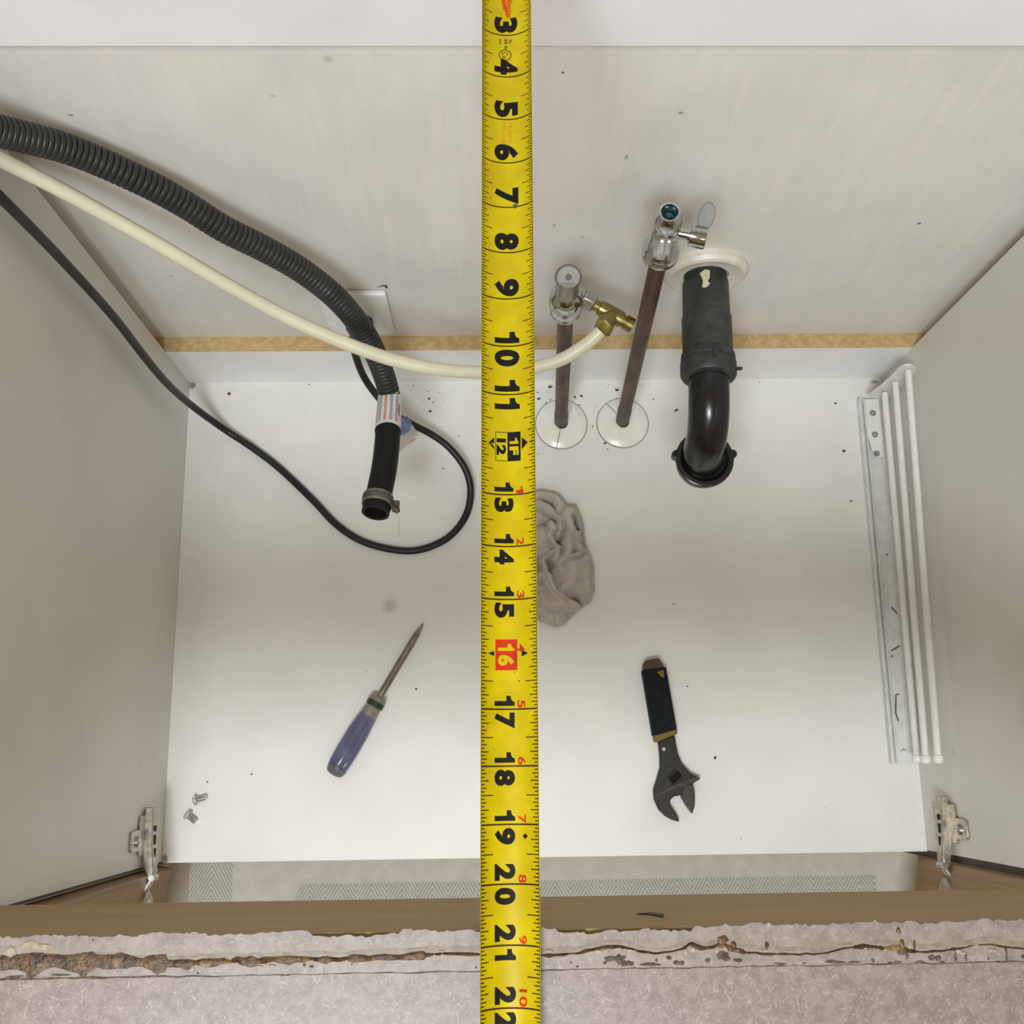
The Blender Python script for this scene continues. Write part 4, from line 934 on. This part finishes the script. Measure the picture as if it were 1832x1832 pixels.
for i in range(1, 10): put(m, str(i), i - .43 + (.0 if i != 1 else .1), i - .055, BU0, BU1)
for i in (10, 11): put(m, '1', i - .30, i - .06, BU0, BU1); put(m, str(i)[1], i + .07, i + (.42 if i == 10 else .30), BU0, BU1)
SU0, SU1 = -.275, .10
for i in range(13, 24):
    if i == 16: continue
    a_, b_ = str(i); put(m, a_, i - (.24 if a_ == '1' else .34), i - .06, SU0, SU1); put(m, b_, i + .06, i + (.24 if b_ == '1' else .34), SU0, SU1)
    put(m, str(i - 12), i - (.16 if i < 22 else .30), i - .02, .155, .30, 1, bold=.02)
put(m, '4', 16 - .17, 16 - .03, .16, .30, 1, bold=.02)
# 12: boxed
def fill(m, u0, u1, s0, s1, mi, h=LF): strip(m, u0, u1, s0, s1, mi, h)
fill(m, .0, .245, 11.76, 12.34, 0, LF); put(m, '1', 11.88, 12.0, .03, .205, 2, LF * 2); put(m, 'F', 12.05, 12.22, .03, .205, 2, LF * 2)
for (u0, u1, s0, s1) in ((-.25, -.238, 11.76, 12.34), (-.25, 0, 11.76, 11.772), (-.25, 0, 12.328, 12.34), (-.012, 0, 11.76, 12.34)): fill(m, u0, u1, s0, s1, 0)
put(m, '12', 11.89, 12.22, -.225, -.04, 0)
def tri(m, u0, u1, s, hw, mi=0):
    m.add([tp_(u0, s - hw, LF), tp_(u1, s, LF), tp_(u0, s + hw, LF)], [(0, 1, 2)], mi)
tri(m, -.275, -.40, 12, .12); tri(m, .27, .40, 12, .12)
m.add([tp_(-.275, 12, LF * 2), tp_(-.36, 12.0, LF * 2), tp_(-.275, 12.07, LF * 2)], [(0, 1, 2)], 2)
fill(m, -.255, .155, 15.74, 16.30, 1, LF); put(m, '1', 15.82, 15.95, -.21, .10, 2, LF * 2); put(m, '6', 16.02, 16.22, -.21, .10, 2, LF * 2)
tri(m, -.28, -.41, 16, .045); tri(m, .24, .37, 16, .055)
m.add([tp_(.285, 19.2 - .05, LF), tp_(.285 + .05, 19.2, LF), tp_(.285, 19.2 + .05, LF), tp_(.285 - .05, 19.2, LF)], [(0, 1, 2, 3)], 0)
m.build('numerals', [MK, MRD, MY, MOR], tape, smooth=0, fixn=False)
m = MB()
put(m, 'ft', 3.1, 3.2, .05, .11, bold=.01); put(m, '25 ft', 3.08, 3.34, -.045, .02, bold=.02); put(m, 'in', 3.1, 3.22, -.16, -.1, bold=.01)
for k in range(28):           # ringed class mark
    a0 = 2 * math.pi * k / 28; a1 = 2 * math.pi * (k + 1) / 28; c_ = (-.03, 3.48)
    q = [(.135, a0), (.135, a1), (.118, a1), (.118, a0)]
    m.add([tp_(c_[0] + r_ * math.cos(a_), c_[1] + r_ * math.sin(a_), LF) for r_, a_ in q], [(0, 1, 2, 3)])
put(m, 'Cx', 3.40, 3.56, -.10, .03, bold=0)
m.build('class_mark', MKB, tape, smooth=0, fixn=False)
m = MB(); put(m, 'PTA 19-494', 5.05, 5.62, -.10, -.035, 0, bold=.0); put(m, 'PR APPD', 5.08, 5.55, .035, .10, 0, bold=.0)
m.build('approval_print', MOR, tape, smooth=0, fixn=False); m = MB()
put(m, 'Milwaukee', 2.10, 2.56, .0, .13, 1, bold=.03)
def bolt_poly(pts, mi): m.add([tp_(u, s, LF) for u, s in pts], [tuple(range(len(pts)))], mi)
bolt_poly([(-.12, 2.05), (-.02, 2.05), (-.005, 2.3), (.02, 2.28), (.03, 2.62), (-.05, 2.36), (-.065, 2.38)], 1)
m.build('logo', [MOR, plain('red_orange_logo', (.5, .06, .006), .6, var=.1, bump=0, spec=.15)], tape, smooth=0, fixn=False)
m = MB()
for u, s, w_ in ((.155, 14.0, .028), (.10, 16.34, .014), (.185, 16.5, .018), (.19, 6.98, .05), (.14, 6.96, .03), (-.36, 6.84, .02), (.16, 7.0, .045), (.39, 2.9, .02)):
    n = 9; m.add([tp_(u + math.cos(2 * math.pi * i / n) * w_ * random.uniform(.6, 1.1), s + math.sin(2 * math.pi * i / n) * w_ * random.uniform(.6, 1.1), LF * 2) for i in range(n)], [tuple(range(n))])
m.build('smudges', MDC, tape, smooth=0, fixn=False)['kind'] = 'stuff'
q = tp_(0, 0.0); hk = MB().box(q.x - .42, q.x + .42, q.y - .55, q.y + .05, q.z + .03, q.z + .07).box(q.x - .45, q.x + .45, q.y + .0, q.y + .05, q.z + .03, q.z + .4).build('end_hook', MCHD, tape, bevel=.01)

for o in bpy.data.objects:
    if '_o' in o: del o['_o']
